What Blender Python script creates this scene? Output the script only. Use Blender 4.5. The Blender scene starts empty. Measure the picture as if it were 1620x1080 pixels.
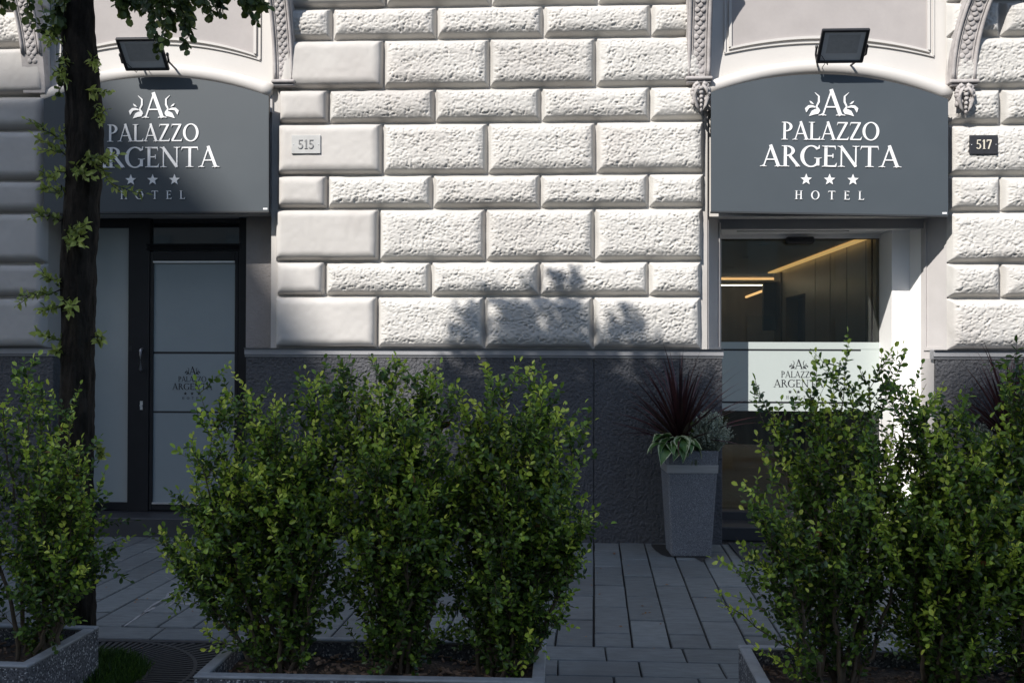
import bpy, math, random
import numpy as np
from mathutils import Vector, Matrix

S = bpy.context.scene
COL = S.collection
random.seed(7)
rng = np.random.default_rng(11)

# ------------------------------------------------------------------ camera
EYE = 1.55
FPX = 1600.0                      # focal length in pixels of a 1620 px wide picture
YAW, PITCH, ROLL = 0.050, 0.0082, 0.003
cam_d = bpy.data.cameras.new('camera')
cam = bpy.data.objects.new('camera', cam_d)
COL.objects.link(cam)
cam_d.sensor_width = 36.0
cam_d.lens = FPX / 1620 * 36
cam_d.clip_end = 600
RM = (Matrix.Rotation(YAW, 4, 'Z') @ Matrix.Rotation(math.pi / 2 + PITCH, 4, 'X') @ Matrix.Rotation(ROLL, 4, 'Z'))
cam.matrix_world = Matrix.Translation((0, 0, EYE)) @ RM
S.camera = cam

# ------------------------------------------------------------------ light
SUNV = Vector((-0.65, -1.0, 1.05)).normalized()     # towards the sun
w = bpy.data.worlds.new('World')
S.world = w
w.use_nodes = True
nt = w.node_tree
bg = nt.nodes['Background']
sky = nt.nodes.new('ShaderNodeTexSky')
sky.sky_type = 'NISHITA'
sky.sun_disc = False
sky.sun_elevation = math.asin(SUNV.z)
sky.sun_rotation = math.atan2(SUNV.x, SUNV.y)
nt.links.new(sky.outputs[0], bg.inputs[0])
bg.inputs[1].default_value = 0.118
sl = bpy.data.lights.new('sun', 'SUN')
sl.energy = 4.5
sl.angle = math.radians(0.5)
sl.color = (1.0, 0.955, 0.90)
so = bpy.data.objects.new('sun', sl)
so.rotation_euler = SUNV.to_track_quat('Z', 'Y').to_euler()
so.location = (-20, -30, 40)
COL.objects.link(so)
S.view_settings.view_transform = 'Standard'
S.view_settings.look = 'None'
S.view_settings.exposure = 0.62
S.view_settings.gamma = 1
S.view_settings.use_curve_mapping = False


# ------------------------------------------------------------------ measuring
def at(px, py, axis, val):
    """point seen at a pixel of the photograph on the plane axis = val"""
    d = RM.to_3x3() @ Vector(((px - 810) / FPX, (540 - py) / FPX, -1))
    o = Vector((0, 0, EYE))
    i = 'xyz'.index(axis)
    return o + d * ((val - o[i]) / d[i])


D = 8.20            # face of the dark dado
WG = D + 0.050      # bottom of the stone joints
SF = D - 0.042      # faces of the stones
SIGNY = D - 0.112    # faces of the signboards


# ------------------------------------------------------------------ object helpers
def link(o, parent=None):
    COL.objects.link(o)
    if parent is not None:
        o.parent = parent
    return o


def thing(name, label, cat, loc=(0, 0, 0), rz=0, group=None, kind=None):
    o = bpy.data.objects.new(name, None)
    o.empty_display_size = 0.1
    o.location = loc
    o.rotation_euler = (0, 0, rz)
    tag(o, label, cat, group, kind)
    return link(o)


def tag(o, label=None, cat=None, group=None, kind=None):
    if label: o['label'] = label
    if cat: o['category'] = cat
    if group: o['group'] = group
    if kind: o['kind'] = kind
    return o


class MB:
    """collects shapes of one mesh object"""
    def __init__(s):
        s.v = []; s.f = []; s.n = 0

    def add(s, v, f):
        s.v.append(np.asarray(v, float).reshape(-1, 3))
        s.f += [tuple(i + s.n for i in q) for q in f]
        s.n += len(s.v[-1])
        return s

    def box(s, x0, x1, y0, y1, z0, z1, bev=0.0):
        if bev <= 0:
            v = [(x, y, z) for x in (x0, x1) for y in (y0, y1) for z in (z0, z1)]
            return s.add(v, [(0, 1, 3, 2), (4, 6, 7, 5), (0, 4, 5, 1), (2, 3, 7, 6), (0, 2, 6, 4), (1, 5, 7, 3)])
        b = min(bev, (x1 - x0) * .49, (y1 - y0) * .49, (z1 - z0) * .49)
        v = []; idx = {}
        for i, (X, sx) in enumerate(((x0, 1), (x1, -1))):
            for j, (Y, sy) in enumerate(((y0, 1), (y1, -1))):
                for k, (Z, sz) in enumerate(((z0, 1), (z1, -1))):
                    idx[i, j, k, 0] = len(v); v.append((X, Y + sy * b, Z + sz * b))
                    idx[i, j, k, 1] = len(v); v.append((X + sx * b, Y, Z + sz * b))
                    idx[i, j, k, 2] = len(v); v.append((X + sx * b, Y + sy * b, Z))
        f = []
        q = lambda *a: [idx[t] for t in a]
        for i in (0, 1):
            f.append(q((i, 0, 0, 0), (i, 0, 1, 0), (i, 1, 1, 0), (i, 1, 0, 0))[::1 if i == 0 else -1])
            f.append(q((0, i, 0, 1), (1, i, 0, 1), (1, i, 1, 1), (0, i, 1, 1))[::1 if i == 0 else -1])
            f.append(q((0, 0, i, 2), (0, 1, i, 2), (1, 1, i, 2), (1, 0, i, 2))[::1 if i == 0 else -1])
        for i in (0, 1):
            for j in (0, 1):
                f.append(q((i, j, 0, 0), (i, j, 1, 0), (i, j, 1, 1), (i, j, 0, 1)))
                f.append(q((i, 0, j, 0), (i, 1, j, 0), (i, 1, j, 2), (i, 0, j, 2)))
                f.append(q((0, i, j, 1), (1, i, j, 1), (1, i, j, 2), (0, i, j, 2)))
                for k in (0, 1):
                    f.append(q((i, j, k, 0), (i, j, k, 1), (i, j, k, 2)))
        return s.add(v, f)

    def prism(s, poly, y0, y1):
        """polygon in x,z extruded along y (y0 in front)"""
        n = len(poly)
        v = [(x, y0, z) for x, z in poly] + [(x, y1, z) for x, z in poly]
        f = [tuple(range(n)), tuple(range(2 * n - 1, n - 1, -1))]
        f += [(i, n + i, n + (i + 1) % n, (i + 1) % n) for i in range(n)]
        return s.add(v, f)

    def plan(s, poly, z0, z1):
        """polygon in x,y extruded along z"""
        n = len(poly)
        v = [(x, y, z0) for x, y in poly] + [(x, y, z1) for x, y in poly]
        f = [tuple(range(n)), tuple(range(2 * n - 1, n - 1, -1))]
        f += [(i, n + i, n + (i + 1) % n, (i + 1) % n) for i in range(n)]
        return s.add(v, f)

    def strip(s, L, R, y0, y1):
        """ribbon between two x,z polylines given thickness y0..y1"""
        n = len(L)
        v = [(x, y0, z) for x, z in L] + [(x, y0, z) for x, z in R] + [(x, y1, z) for x, z in L] + [(x, y1, z) for x, z in R]
        f = []
        for i in range(n - 1):
            f += [(i, i + 1, n + i + 1, n + i), (2 * n + i, 3 * n + i, 3 * n + i + 1, 2 * n + i + 1),
                  (i, 2 * n + i, 2 * n + i + 1, i + 1), (n + i, n + i + 1, 3 * n + i + 1, 3 * n + i)]
        f += [(0, n, 3 * n, 2 * n), (n - 1, 3 * n - 1, 4 * n - 1, 2 * n - 1)]
        return s.add(v, f)

    def tube(s, pts, rad, sides=8, closed=False, jit=0.0, rs=None):
        pts = np.asarray(pts, float); n = len(pts)
        rad = np.broadcast_to(np.asarray(rad, float), (n,))
        T = np.gradient(pts, axis=0); T /= np.linalg.norm(T, axis=1)[:, None] + 1e-9
        up = np.array([0, 0, 1.0]) if abs(T[0][2]) < .8 else np.array([1.0, 0, 0])
        a = np.linspace(0, 2 * np.pi, sides, endpoint=False)
        out = []
        for i in range(n):
            u = np.cross(T[i], up); u /= np.linalg.norm(u) + 1e-9
            w_ = np.cross(T[i], u)
            up = -w_ if False else up
            r = rad[i] * (1 + (jit * rs.standard_normal(sides) if jit else 0))
            out.append(pts[i] + np.outer(np.cos(a) * r, u) + np.outer(np.sin(a) * r, w_))
        v = np.concatenate(out)
        f = [(i * sides + j, i * sides + (j + 1) % sides, (i + 1) * sides + (j + 1) % sides, (i + 1) * sides + j)
             for i in range(n - 1) for j in range(sides)]
        if not closed:
            f += [tuple(range(sides)), tuple(range(n * sides - 1, (n - 1) * sides - 1, -1))]
        return s.add(v, f)

    def lump(s, c, r, seed=0, amp=.12, nu=12, nv=8):
        rr = np.random.default_rng(seed)
        ph = rr.uniform(0, 6, 6)
        v = []
        for i in range(nv + 1):
            t = math.pi * i / nv
            for j in range(nu):
                p = 2 * math.pi * j / nu
                k = 1 + amp * (math.sin(3 * p + ph[0] + 2 * t) + math.sin(4 * t + ph[1] + p))
                v.append((c[0] + r[0] * k * math.sin(t) * math.cos(p), c[1] + r[1] * k * math.sin(t) * math.sin(p), c[2] + r[2] * k * math.cos(t)))
        f = [(i * nu + j, (i + 1) * nu + j, (i + 1) * nu + (j + 1) % nu, i * nu + (j + 1) % nu) for i in range(nv) for j in range(nu)]
        return s.add(v, f)

    def mesh(s, name, mat, smooth=False):
        me = bpy.data.meshes.new(name)
        me.from_pydata(np.concatenate(s.v).tolist(), [], s.f)
        me.update()
        import bmesh
        bm = bmesh.new(); bm.from_mesh(me)
        bmesh.ops.recalc_face_normals(bm, faces=bm.faces)
        bm.to_mesh(me); bm.free()
        if smooth:
            me.polygons.foreach_set('use_smooth', [True] * len(me.polygons))
        if mat: me.materials.append(mat)
        return me

    def build(s, name, mat, parent=None, smooth=False, loc=None):
        o = bpy.data.objects.new(name, s.mesh(name, mat, smooth))
        if loc: o.location = loc
        return link(o, parent)


def fast_mesh(name, V, F, mat, smooth=True, attrs=None):
    """big meshes from numpy arrays, F is (n,3) or (n,4)"""
    me = bpy.data.meshes.new(name)
    k = F.shape[1]
    me.vertices.add(len(V)); me.vertices.foreach_set('co', V.astype(np.float32).ravel())
    me.loops.add(F.size); me.loops.foreach_set('vertex_index', F.astype(np.int32).ravel())
    me.polygons.add(len(F)); me.polygons.foreach_set('loop_start', np.arange(0, F.size, k, dtype=np.int32))
    me.polygons.foreach_set('use_smooth', np.full(len(F), smooth))
    for a, arr in (attrs or {}).items():
        at_ = me.attributes.new(a, 'FLOAT', 'POINT'); at_.data.foreach_set('value', arr.astype(np.float32))
    me.update(calc_edges=True); me.validate()
    me.materials.append(mat)
    return me


# ------------------------------------------------------------------ materials
def nmat(name):
    m = bpy.data.materials.new(name); m.use_nodes = True
    t = m.node_tree
    return m, t, t.nodes['Principled BSDF'], t.nodes['Material Output']


def lin(c): return (c[0], c[1], c[2], 1)


def surf(name, c, rough=.7, var=.15, scale=6.0, bump=0.0, bscale=60.0, bdist=.01, metal=0.0, spec=.5,
         stain=0.0, sscale=1.3, stain_col=None, coat=0.0, objvar=0.0, c2=None, stretch=None, voro=False):
    m, t, b, out = nmat(name)
    N = t.nodes.new; L = t.links.new
    tc = N('ShaderNodeNewGeometry')
    vec = tc.outputs['Position']
    if stretch:
        mp = N('ShaderNodeMapping'); mp.inputs['Scale'].default_value = stretch; L(vec, mp.inputs[0]); vec = mp.outputs[0]
    n1 = N('ShaderNodeTexNoise'); n1.inputs['Scale'].default_value = scale; n1.inputs['Detail'].default_value = 8; n1.inputs['Roughness'].default_value = .65
    L(vec, n1.inputs['Vector'])
    r1 = N('ShaderNodeValToRGB'); L(n1.outputs['Fac'], r1.inputs[0])
    r1.color_ramp.elements[0].position = .3; r1.color_ramp.elements[1].position = .7
    a = tuple(x * (1 - var) for x in c); z = tuple(min(1, x * (1 + var)) for x in (c2 or c))
    r1.color_ramp.elements[0].color = lin(a); r1.color_ramp.elements[1].color = lin(z)
    col = r1.outputs[0]
    if stain > 0:
        n2 = N('ShaderNodeTexNoise'); n2.inputs['Scale'].default_value = sscale; n2.inputs['Detail'].default_value = 6
        L(tc.outputs['Position'], n2.inputs['Vector'])
        r2 = N('ShaderNodeValToRGB'); L(n2.outputs['Fac'], r2.inputs[0])
        r2.color_ramp.elements[0].position = .5; r2.color_ramp.elements[1].position = .72
        r2.color_ramp.elements[0].color = (0, 0, 0, 1); r2.color_ramp.elements[1].color = (stain, stain, stain, 1)
        mx = N('ShaderNodeMix'); mx.data_type = 'RGBA'
        L(r2.outputs[0], mx.inputs['Factor']); L(col, mx.inputs['A'])
        mx.inputs['B'].default_value = lin(stain_col or tuple(x * .5 for x in c))
        col = mx.outputs['Result']
    if objvar > 0:
        oi = N('ShaderNodeObjectInfo')
        mr = N('ShaderNodeMapRange'); L(oi.outputs['Random'], mr.inputs[0])
        mr.inputs[3].default_value = 1 - objvar; mr.inputs[4].default_value = 1 + objvar
        h = N('ShaderNodeHueSaturation'); L(mr.outputs[0], h.inputs['Value']); L(col, h.inputs['Color'])
        col = h.outputs[0]
    L(col, b.inputs['Base Color'])
    b.inputs['Roughness'].default_value = rough
    b.inputs['Metallic'].default_value = metal
    b.inputs['Specular IOR Level'].default_value = spec
    b.inputs['Coat Weight'].default_value = coat
    if bump > 0:
        if voro:
            n3 = N('ShaderNodeTexVoronoi'); n3.inputs['Scale'].default_value = bscale; hh = n3.outputs['Distance']
        else:
            n3 = N('ShaderNodeTexNoise'); n3.inputs['Scale'].default_value = bscale; n3.inputs['Detail'].default_value = 5; hh = n3.outputs['Fac']
        L(vec, n3.inputs['Vector'])
        bp = N('ShaderNodeBump'); bp.inputs['Strength'].default_value = bump; bp.inputs['Distance'].default_value = bdist
        L(hh, bp.inputs['Height']); L(bp.outputs[0], b.inputs['Normal'])
    return m


def speckled(name, c, c_spot, c_dark, scale=170):
    """granite or washed aggregate: small chips of lighter and darker stone"""
    m, t, b, out = nmat(name)
    N = t.nodes.new; L = t.links.new
    g = N('ShaderNodeNewGeometry')
    v = N('ShaderNodeTexVoronoi'); v.inputs['Scale'].default_value = scale; L(g.outputs['Position'], v.inputs['Vector'])
    sp = N('ShaderNodeSeparateColor'); L(v.outputs['Color'], sp.inputs[0])
    r = N('ShaderNodeValToRGB'); L(sp.outputs[0], r.inputs[0])
    r.color_ramp.interpolation = 'LINEAR'
    e = r.color_ramp.elements
    e[0].position = 0; e[0].color = lin(c_dark)
    e[1].position = 1; e[1].color = lin(c_spot)
    k = e.new(.45); k.color = lin(c)
    k = e.new(.84); k.color = lin(tuple(x * 1.25 for x in c))
    n = N('ShaderNodeTexNoise'); n.inputs['Scale'].default_value = 3.5; n.inputs['Detail'].default_value = 6; L(g.outputs['Position'], n.inputs['Vector'])
    mr = N('ShaderNodeMapRange'); L(n.outputs['Fac'], mr.inputs[0]); mr.inputs[3].default_value = .7; mr.inputs[4].default_value = 1.25
    h = N('ShaderNodeHueSaturation'); L(mr.outputs[0], h.inputs['Value']); L(r.outputs[0], h.inputs['Color'])
    L(h.outputs[0], b.inputs['Base Color'])
    b.inputs['Roughness'].default_value = .75
    bp = N('ShaderNodeBump'); bp.inputs['Strength'].default_value = .6; bp.inputs['Distance'].default_value = .003
    L(v.outputs['Distance'], bp.inputs['Height']); L(bp.outputs[0], b.inputs['Normal'])
    return m


def leaf_mat(name, dark, light, rough=.35, trans=.3, extra=None):
    """leaf colour by the 'tint' of each leaf (0 old, 1 young)"""
    m, t, b, out = nmat(name)
    N = t.nodes.new; L = t.links.new
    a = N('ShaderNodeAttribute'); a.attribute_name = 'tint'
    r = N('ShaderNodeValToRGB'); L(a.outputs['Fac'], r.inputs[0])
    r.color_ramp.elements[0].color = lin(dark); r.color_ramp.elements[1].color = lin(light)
    if extra:
        for p, c in extra:
            k = r.color_ramp.elements.new(p); k.color = lin(c)
    g = N('ShaderNodeNewGeometry')
    n = N('ShaderNodeTexNoise'); n.inputs['Scale'].default_value = 25; L(g.outputs['Position'], n.inputs['Vector'])
    mr = N('ShaderNodeMapRange'); L(n.outputs['Fac'], mr.inputs[0]); mr.inputs[3].default_value = .65; mr.inputs[4].default_value = 1.35
    h = N('ShaderNodeHueSaturation'); L(mr.outputs[0], h.inputs['Value']); L(r.outputs[0], h.inputs['Color'])
    L(h.outputs[0], b.inputs['Base Color'])
    b.inputs['Roughness'].default_value = rough
    tr = N('ShaderNodeBsdfTranslucent'); L(h.outputs[0], tr.inputs[0])
    mx = N('ShaderNodeMixShader'); mx.inputs[0].default_value = trans
    L(b.outputs[0], mx.inputs[1]); L(tr.outputs[0], mx.inputs[2]); L(mx.outputs[0], out.inputs[0])
    return m


def glass_mat(name, tint=(.75, .82, .79), ior=1.5, minr=.0):
    m, t, b, out = nmat(name)
    N = t.nodes.new; L = t.links.new
    fr = N('ShaderNodeFresnel'); fr.inputs[0].default_value = ior
    tr = N('ShaderNodeBsdfTransparent'); tr.inputs[0].default_value = lin(tint)
    gl = N('ShaderNodeBsdfGlossy'); gl.inputs['Roughness'].default_value = .01
    mx = N('ShaderNodeMixShader')
    ma = N('ShaderNodeMath'); ma.operation = 'MULTIPLY_ADD'; L(fr.outputs[0], ma.inputs[0]); ma.inputs[1].default_value = 1.1; ma.inputs[2].default_value = minr
    L(ma.outputs[0], mx.inputs[0]); L(tr.outputs[0], mx.inputs[1]); L(gl.outputs[0], mx.inputs[2]); L(mx.outputs[0], out.inputs[0])
    return m


def emit_mat(name, c, s):
    m, t, b, out = nmat(name)
    b.inputs['Base Color'].default_value = lin(c)
    b.inputs['Emission Color'].default_value = lin(c)
    b.inputs['Emission Strength'].default_value = s
    return m


M = dict(
    stone=surf('cream_stone_paint', (.505, .490, .462), .85, .06, 3.0, .6, 110, .006, stain=.45, sscale=1.3, stain_col=(.40, .37, .345), objvar=.06),
    smooth=surf('cream_smooth_plaster', (.475, .455, .43), .8, .06, 2.5, .6, 240, .003, stain=.5, sscale=1.9, stain_col=(.37, .34, .32), objvar=.05),
    rjamb=surf('rough_grey_beige_plaster', (.30, .28, .27), .85, .10, 5, .9, 70, .010, stain=.3, sscale=2),
    fascia=surf('grey_fascia_metal', (.26, .26, .27), .5, .05),
    darkglass=surf('dark_glass', (.02, .022, .024), .06, .05, coat=1.0),
    bright=surf('bright_white_paint', (.84, .83, .81), .6, .02, 2.0),
    white=surf('white_plaster', (.535, .515, .49), .8, .04, 2.0, .2, 120, .002, stain=.2, sscale=1.5, stain_col=(.5, .47, .45)),
    beige=surf('beige_panel_plaster', (.36, .335, .325), .85, .07, 4.0, .25, 40, .003, stain=.25, sscale=2.0, stain_col=(.30, .275, .265)),
    pil=surf('pale_beige_plaster', (.44, .42, .41), .85, .06, 4.0, .4, 160, .003, stain=.3, sscale=2.5, stain_col=(.34, .32, .31)),
    orn=surf('grey_ornament_plaster', (.38, .355, .345), .85, .18, 14.0, .5, 90, .004, stain=.4, sscale=6, stain_col=(.19, .18, .17)),
    dado=surf('slate_render', (.084, .085, .092), .8, .15, 5.0, 1.0, 48, .030, stain=.3, sscale=1.6, stain_col=(.06, .063, .073), objvar=.03),
    sill=surf('grey_sill_plaster', (.30, .30, .31), .8, .08, 5.0, .4, 120, .003, stain=.4, sscale=3, stain_col=(.25, .25, .26)),
    sign=surf('slate_blue_sign_metal', (.058, .070, .080), .45, .05, 1.2, 0, stain=.3, sscale=1.4, stain_col=(.08, .094, .104)),
    signedge=surf('dark_sign_edge', (.03, .033, .036), .5, .05),
    letter=surf('white_letter_acrylic', (.78, .78, .78), .4, .02),
    black=surf('black_print', (.012, .013, .016), .5, .02),
    frame=surf('anthracite_door_metal', (.017, .0175, .020), .4, .15, 8, .1, 30, .001, spec=.3),
    chrome=surf('brushed_steel', (.85, .85, .86), .35, .05, 20, metal=1.0),
    band=surf('satin_steel_band', (.42, .41, .40), .45, .12, 9, .15, 200, .001, metal=.55, stretch=(1, 1, 18)),
    film=surf('grey_frosted_film', (.26, .30, .315), .22, .05, 1.5, .0, coat=.8),
    filmpale=surf('pale_frosted_film', (.40, .43, .42), .25, .06, 1.2, .0, coat=.3),
    filmw=surf('white_frosted_film', (.42, .465, .45), .3, .03, 1.2, coat=.3),
    glass=glass_mat('clear_glass', minr=.02),
    lampglass=surf('lamp_glass', (.58, .59, .60), .5, .05, coat=.5),
    lampled=surf('lamp_reflector', (.42, .42, .42), .35, .1, 30),
    lampbody=surf('black_lamp_body', (.018, .018, .02), .45, .08),
    slab=surf('grey_paving_stone', (.152, .163, .160), .68, .25, 9, .6, 60, .004, stain=.6, sscale=1.6, stain_col=(.10, .098, .096), objvar=.18, stretch=(1, 3.5, 1)),
    vein=surf('pale_mortar_smear', (.34, .33, .32), .9, .25, 30, .4, 80, .003),
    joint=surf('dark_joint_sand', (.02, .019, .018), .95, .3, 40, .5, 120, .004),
    step=surf('dark_step_stone', (.035, .036, .04), .5, .15, 7, .2, 60, .002),
    asphalt=surf('asphalt', (.05, .05, .052), .9, .15, 30, .5, 200, .004),
    matm=surf('doormat_fibre', (.035, .037, .045), .95, .2, 60, .9, 300, .006),
    granite=speckled('pot_granite', (.15, .155, .17), (.34, .35, .37), (.06, .062, .07), 330),
    aggregate=speckled('planter_aggregate', (.11, .11, .12), (.62, .61, .60), (.03, .03, .033), 150),
    rim=surf('planter_rim_cement', (.30, .305, .31), .8, .2, 12, .4, 120, .003, stain=.5, sscale=5, stain_col=(.17, .17, .16)),
    soil=surf('dark_soil', (.065, .043, .028), .95, .4, 40, .9, 60, .02),
    chip=surf('bark_chip', (.22, .135, .085), .85, .4, 50, .5, 90, .004, objvar=.3),
    bark=surf('tree_bark', (.030, .024, .019), .95, .7, 26, 1.0, 30, .04, spec=.15, stretch=(1, 1, .28), stain=.5, sscale=9, stain_col=(.026, .023, .02)),
    stem=surf('shrub_wood', (.13, .095, .062), .8, .3, 40, .4, 120, .003),
    iron=surf('cast_iron', (.035, .033, .032), .6, .3, 25, .5, 90, .003),
    ceil=surf('lobby_ceiling_paint', (.72, .71, .68), .8, .03),
    lwall=surf('lobby_wall_panel', (.42, .40, .36), .35, .08, 3),
    lwood=surf('lobby_dark_wood', (.10, .085, .07), .5, .3, 10, stretch=(1, 1, .1)),
    lfloor=surf('lobby_floor_tile', (.66, .61, .53), .25, .12, 3, stretch=(1, 6, 1)),
    curtain=surf('curtain_cloth', (.45, .42, .38), .9, .1),
    led=emit_mat('warm_led', (1.0, .52, .22), 1.1),
    ledw=emit_mat('white_led', (1.0, .74, .52), 9.0),
    cove=emit_mat('amber_cove_light', (1.0, .55, .20), .6),
    brick=surf('opposite_plaster', (.50, .46, .40), .85, .12, .8, stain=.4, sscale=.5),
    leaf=leaf_mat('shrub_leaf', (.036, .068, .020), (.80, .84, .13), .26, .28, extra=((.18, (.085, .15, .028)), (.40, (.24, .37, .048)), (.68, (.54, .66, .078)))),  # young tints raised well past leaf colour to stand in for light on the tips
    leaftree=leaf_mat('tree_leaf', (.035, .055, .014), (.44, .50, .12), .4, .35, extra=((.5, (.09, .13, .028)),)),
    leafdead=leaf_mat('dry_leaf', (.20, .075, .025), (.34, .17, .05), .6, .3),
    cordy=leaf_mat('purple_blade', (.030, .012, .015), (.085, .032, .034), .38, .15),
    greyleaf=leaf_mat('grey_green_leaf', (.14, .18, .12), (.50, .55, .44), .5, .2),
    fern=leaf_mat('fern_leaf', (.035, .085, .012), (.16, .30, .03), .5, .3),
    grass=leaf_mat('grass_blade', (.02, .05, .008), (.09, .17, .02), .5, .3),
)


def hosta_mat():
    m, t, b, out = nmat('variegated_leaf')
    N = t.nodes.new; L = t.links.new
    a = N('ShaderNodeAttribute'); a.attribute_name = 'tint'
    g = N('ShaderNodeNewGeometry')
    n = N('ShaderNodeTexNoise'); n.inputs['Scale'].default_value = 60; L(g.outputs['Position'], n.inputs['Vector'])
    ad = N('ShaderNodeMath'); ad.operation = 'MULTIPLY_ADD'; L(n.outputs['Fac'], ad.inputs[0]); ad.inputs[1].default_value = .35; L(a.outputs['Fac'], ad.inputs[2])
    r = N('ShaderNodeValToRGB'); L(ad.outputs[0], r.inputs[0])
    r.color_ramp.elements[0].position = .62; r.color_ramp.elements[0].color = (.07, .15, .035, 1)
    r.color_ramp.elements[1].position = .78; r.color_ramp.elements[1].color = (.52, .56, .33, 1)
    L(r.outputs[0], b.inputs['Base Color']); b.inputs['Roughness'].default_value = .42
    return m


M['hosta'] = hosta_mat()

# ================================================================== ground
gr = MB().add([(-80, -60, -.035), (80, -60, -.035), (80, 60, -.035), (-80, 60, -.035)], [(0, 1, 2, 3)]).build('ground', M['asphalt'])
tag(gr, kind='structure')
bed = MB().box(-7.5, 7.5, 1.5, D + .4, -.034, -.024).build('pavement', M['joint'])
tag(bed, kind='structure')

# joints of the long slabs lean a touch against the wall's normal, as they do in the street
PV = 0.031                                   # slope dx/dy of the long joints


def slab_mesh(wd, ln, seed):
    r = np.random.default_rng(seed)
    b = .005
    mb = MB()
    x, y = wd / 2, ln / 2
    j = r.uniform(-.002, .002, 8)
    v = [(-x + j[0], -y + j[1], 0), (x + j[2], -y + j[3], 0), (x + j[4], y + j[5], 0), (-x + j[6], y + j[7], 0)]
    top = [(a * (1 - b / x), c * (1 - b / y), .0) for a, c, _ in v]
    mid = [(a, c, -.005) for a, c, _ in v]
    bot = [(a, c, -.026) for a, c, _ in v]
    mb.add(top + mid + bot, [(0, 1, 2, 3)] + [(i, 4 + i, 4 + (i + 1) % 4, (i + 1) % 4) for i in range(4)] + [(4 + i, 8 + i, 8 + (i + 1) % 4, 4 + (i + 1) % 4) for i in range(4)])
    return mb.mesh('paving_slab', M['slab'])


_sm = {}


def slab(cx, cy, wd, ln, rz=0.0):
    k = (round(wd, 3), round(ln, 2), random.randint(0, 3))
    if k not in _sm: _sm[k] = slab_mesh(wd, k[1], len(_sm))
    o = bpy.data.objects.new('paving_slab', _sm[k])
    o.location = (cx, cy, random.uniform(-.0015, .0015))
    o.rotation_euler = (random.uniform(-.003, .003), random.uniform(-.005, .005), rz)
    link(o, bed)


GX0, GX1, GY0, GY1 = -3.30, -1.62, 3.75, 5.30       # tree grate
ROWY = 5.32
cols = []
xw0 = at(939.4, 856, 'z', 0).x
jx0 = xw0
CW = .2025
gap = .011
for i in range(-24, 18):
    xl = jx0 + i * CW; xr = xl + CW                # at the wall
    ystop = 5.545 if xr < -1.45 else ROWY
    ph = 6.72 if i % 2 == 0 else 6.42
    ys = [ystop]
    k = ph - 4 * .57
    while k < D + .1:
        if k > ystop + .1: ys.append(k)
        k += .57
    lim = D - .004
    if ys[-1] > lim - .1: ys.pop()
    ys.append(lim)
    for a, b_ in zip(ys[:-1], ys[1:]):
        ym = (a + b_) / 2
        xm = (xl + xr) / 2 + PV * (ym - D)
        if abs(xm) > 4.9: continue
        slab(xm, ym, CW - gap, (b_ - a) - .021, -math.atan(PV))
# cross rows nearer the street
for r_ in range(0, 7):
    y1 = ROWY - .007 - r_ * .235; y0 = y1 - .228
    off = (.0, .155, .02, .19, .07, .2, .1)[r_]
    for i in range(-12, 12):
        x0 = -.17 + off + i * .40; x1 = x0 + .392
        if x1 < -4.6 or x0 > 4.4: continue
        if x0 < GX1 and x1 > GX0:
            if x0 < GX1 < x1 - .06: x0 = GX1 + .006
            elif x1 > GX0 > x0 + .06: x1 = GX0 - .006
            else: continue
        slab((x0 + x1) / 2, (y0 + y1) / 2, x1 - x0, y1 - y0)
x = -4.6
while x < -1.5:
    x1 = min(x + .392, -1.46)
    if x1 - x > .1: slab((x + x1) / 2, 5.4285, x1 - x, .212)
    x += .4

# dark sheet painting the contact shadow and damp round the foot of the tall planter
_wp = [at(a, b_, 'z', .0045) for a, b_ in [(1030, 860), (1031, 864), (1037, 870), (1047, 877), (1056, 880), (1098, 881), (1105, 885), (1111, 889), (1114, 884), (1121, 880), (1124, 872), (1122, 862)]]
MB().add([tuple(p) for p in _wp], [tuple(range(len(_wp)))]).build('damp_shadow_patch', M['joint'], bed)
# pale mortar smears trodden into the slabs by the tree
vn = MB()
rs = np.random.default_rng(3)
for pts in ([(262, 912), (285, 925), (262, 945), (240, 957), (222, 972)], [(262, 952), (300, 955), (318, 947), (340, 935)], [(268, 957), (290, 942), (305, 925)],
            [(196, 990), (228, 968), (246, 960)]):
    P = [at(a, b_, 'z', .004) for a, b_ in pts]
    P2 = []
    for a, b_ in zip(P[:-1], P[1:]):
        for k in range(5): P2.append(a.lerp(b_, k / 5))
    P2.append(P[-1])
    n = len(P2)
    L_, R_ = [], []
    for k, p in enumerate(P2):
        wv = .006 + .014 * abs(rs.standard_normal()) * math.sin(math.pi * (k + .5) / n)
        L_.append((p.x - wv * .6, p.y + wv, .0038)); R_.append((p.x + wv * .6, p.y - wv, .0038))
    vn.add(L_ + R_, [(k, k + 1, n + k + 1, n + k) for k in range(n - 1)])
vo = vn.build('mortar_smear', M['vein'], bed)

# ================================================================== the hotel building
bld = thing('hotel_building', 'cream rusticated hotel facade with dark grey dado and two arched ground floor doors', 'building', (0, D, 0))


def part(mb, name, mat, parent=bld, smooth=False):
    """mesh given in world coordinates, hung under the building"""
    o = mb.build(name, mat, None, smooth)
    o.parent = parent
    p = parent; off = Vector()
    while p is not None:
        off += p.location; p = p.parent
    o.location = -off
    return o


def X(px, py=400, y=SF): return at(px, py, 'y', y).x
def Z(py, px=850, y=SF): return at(px, py, 'y', y).z


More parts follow.
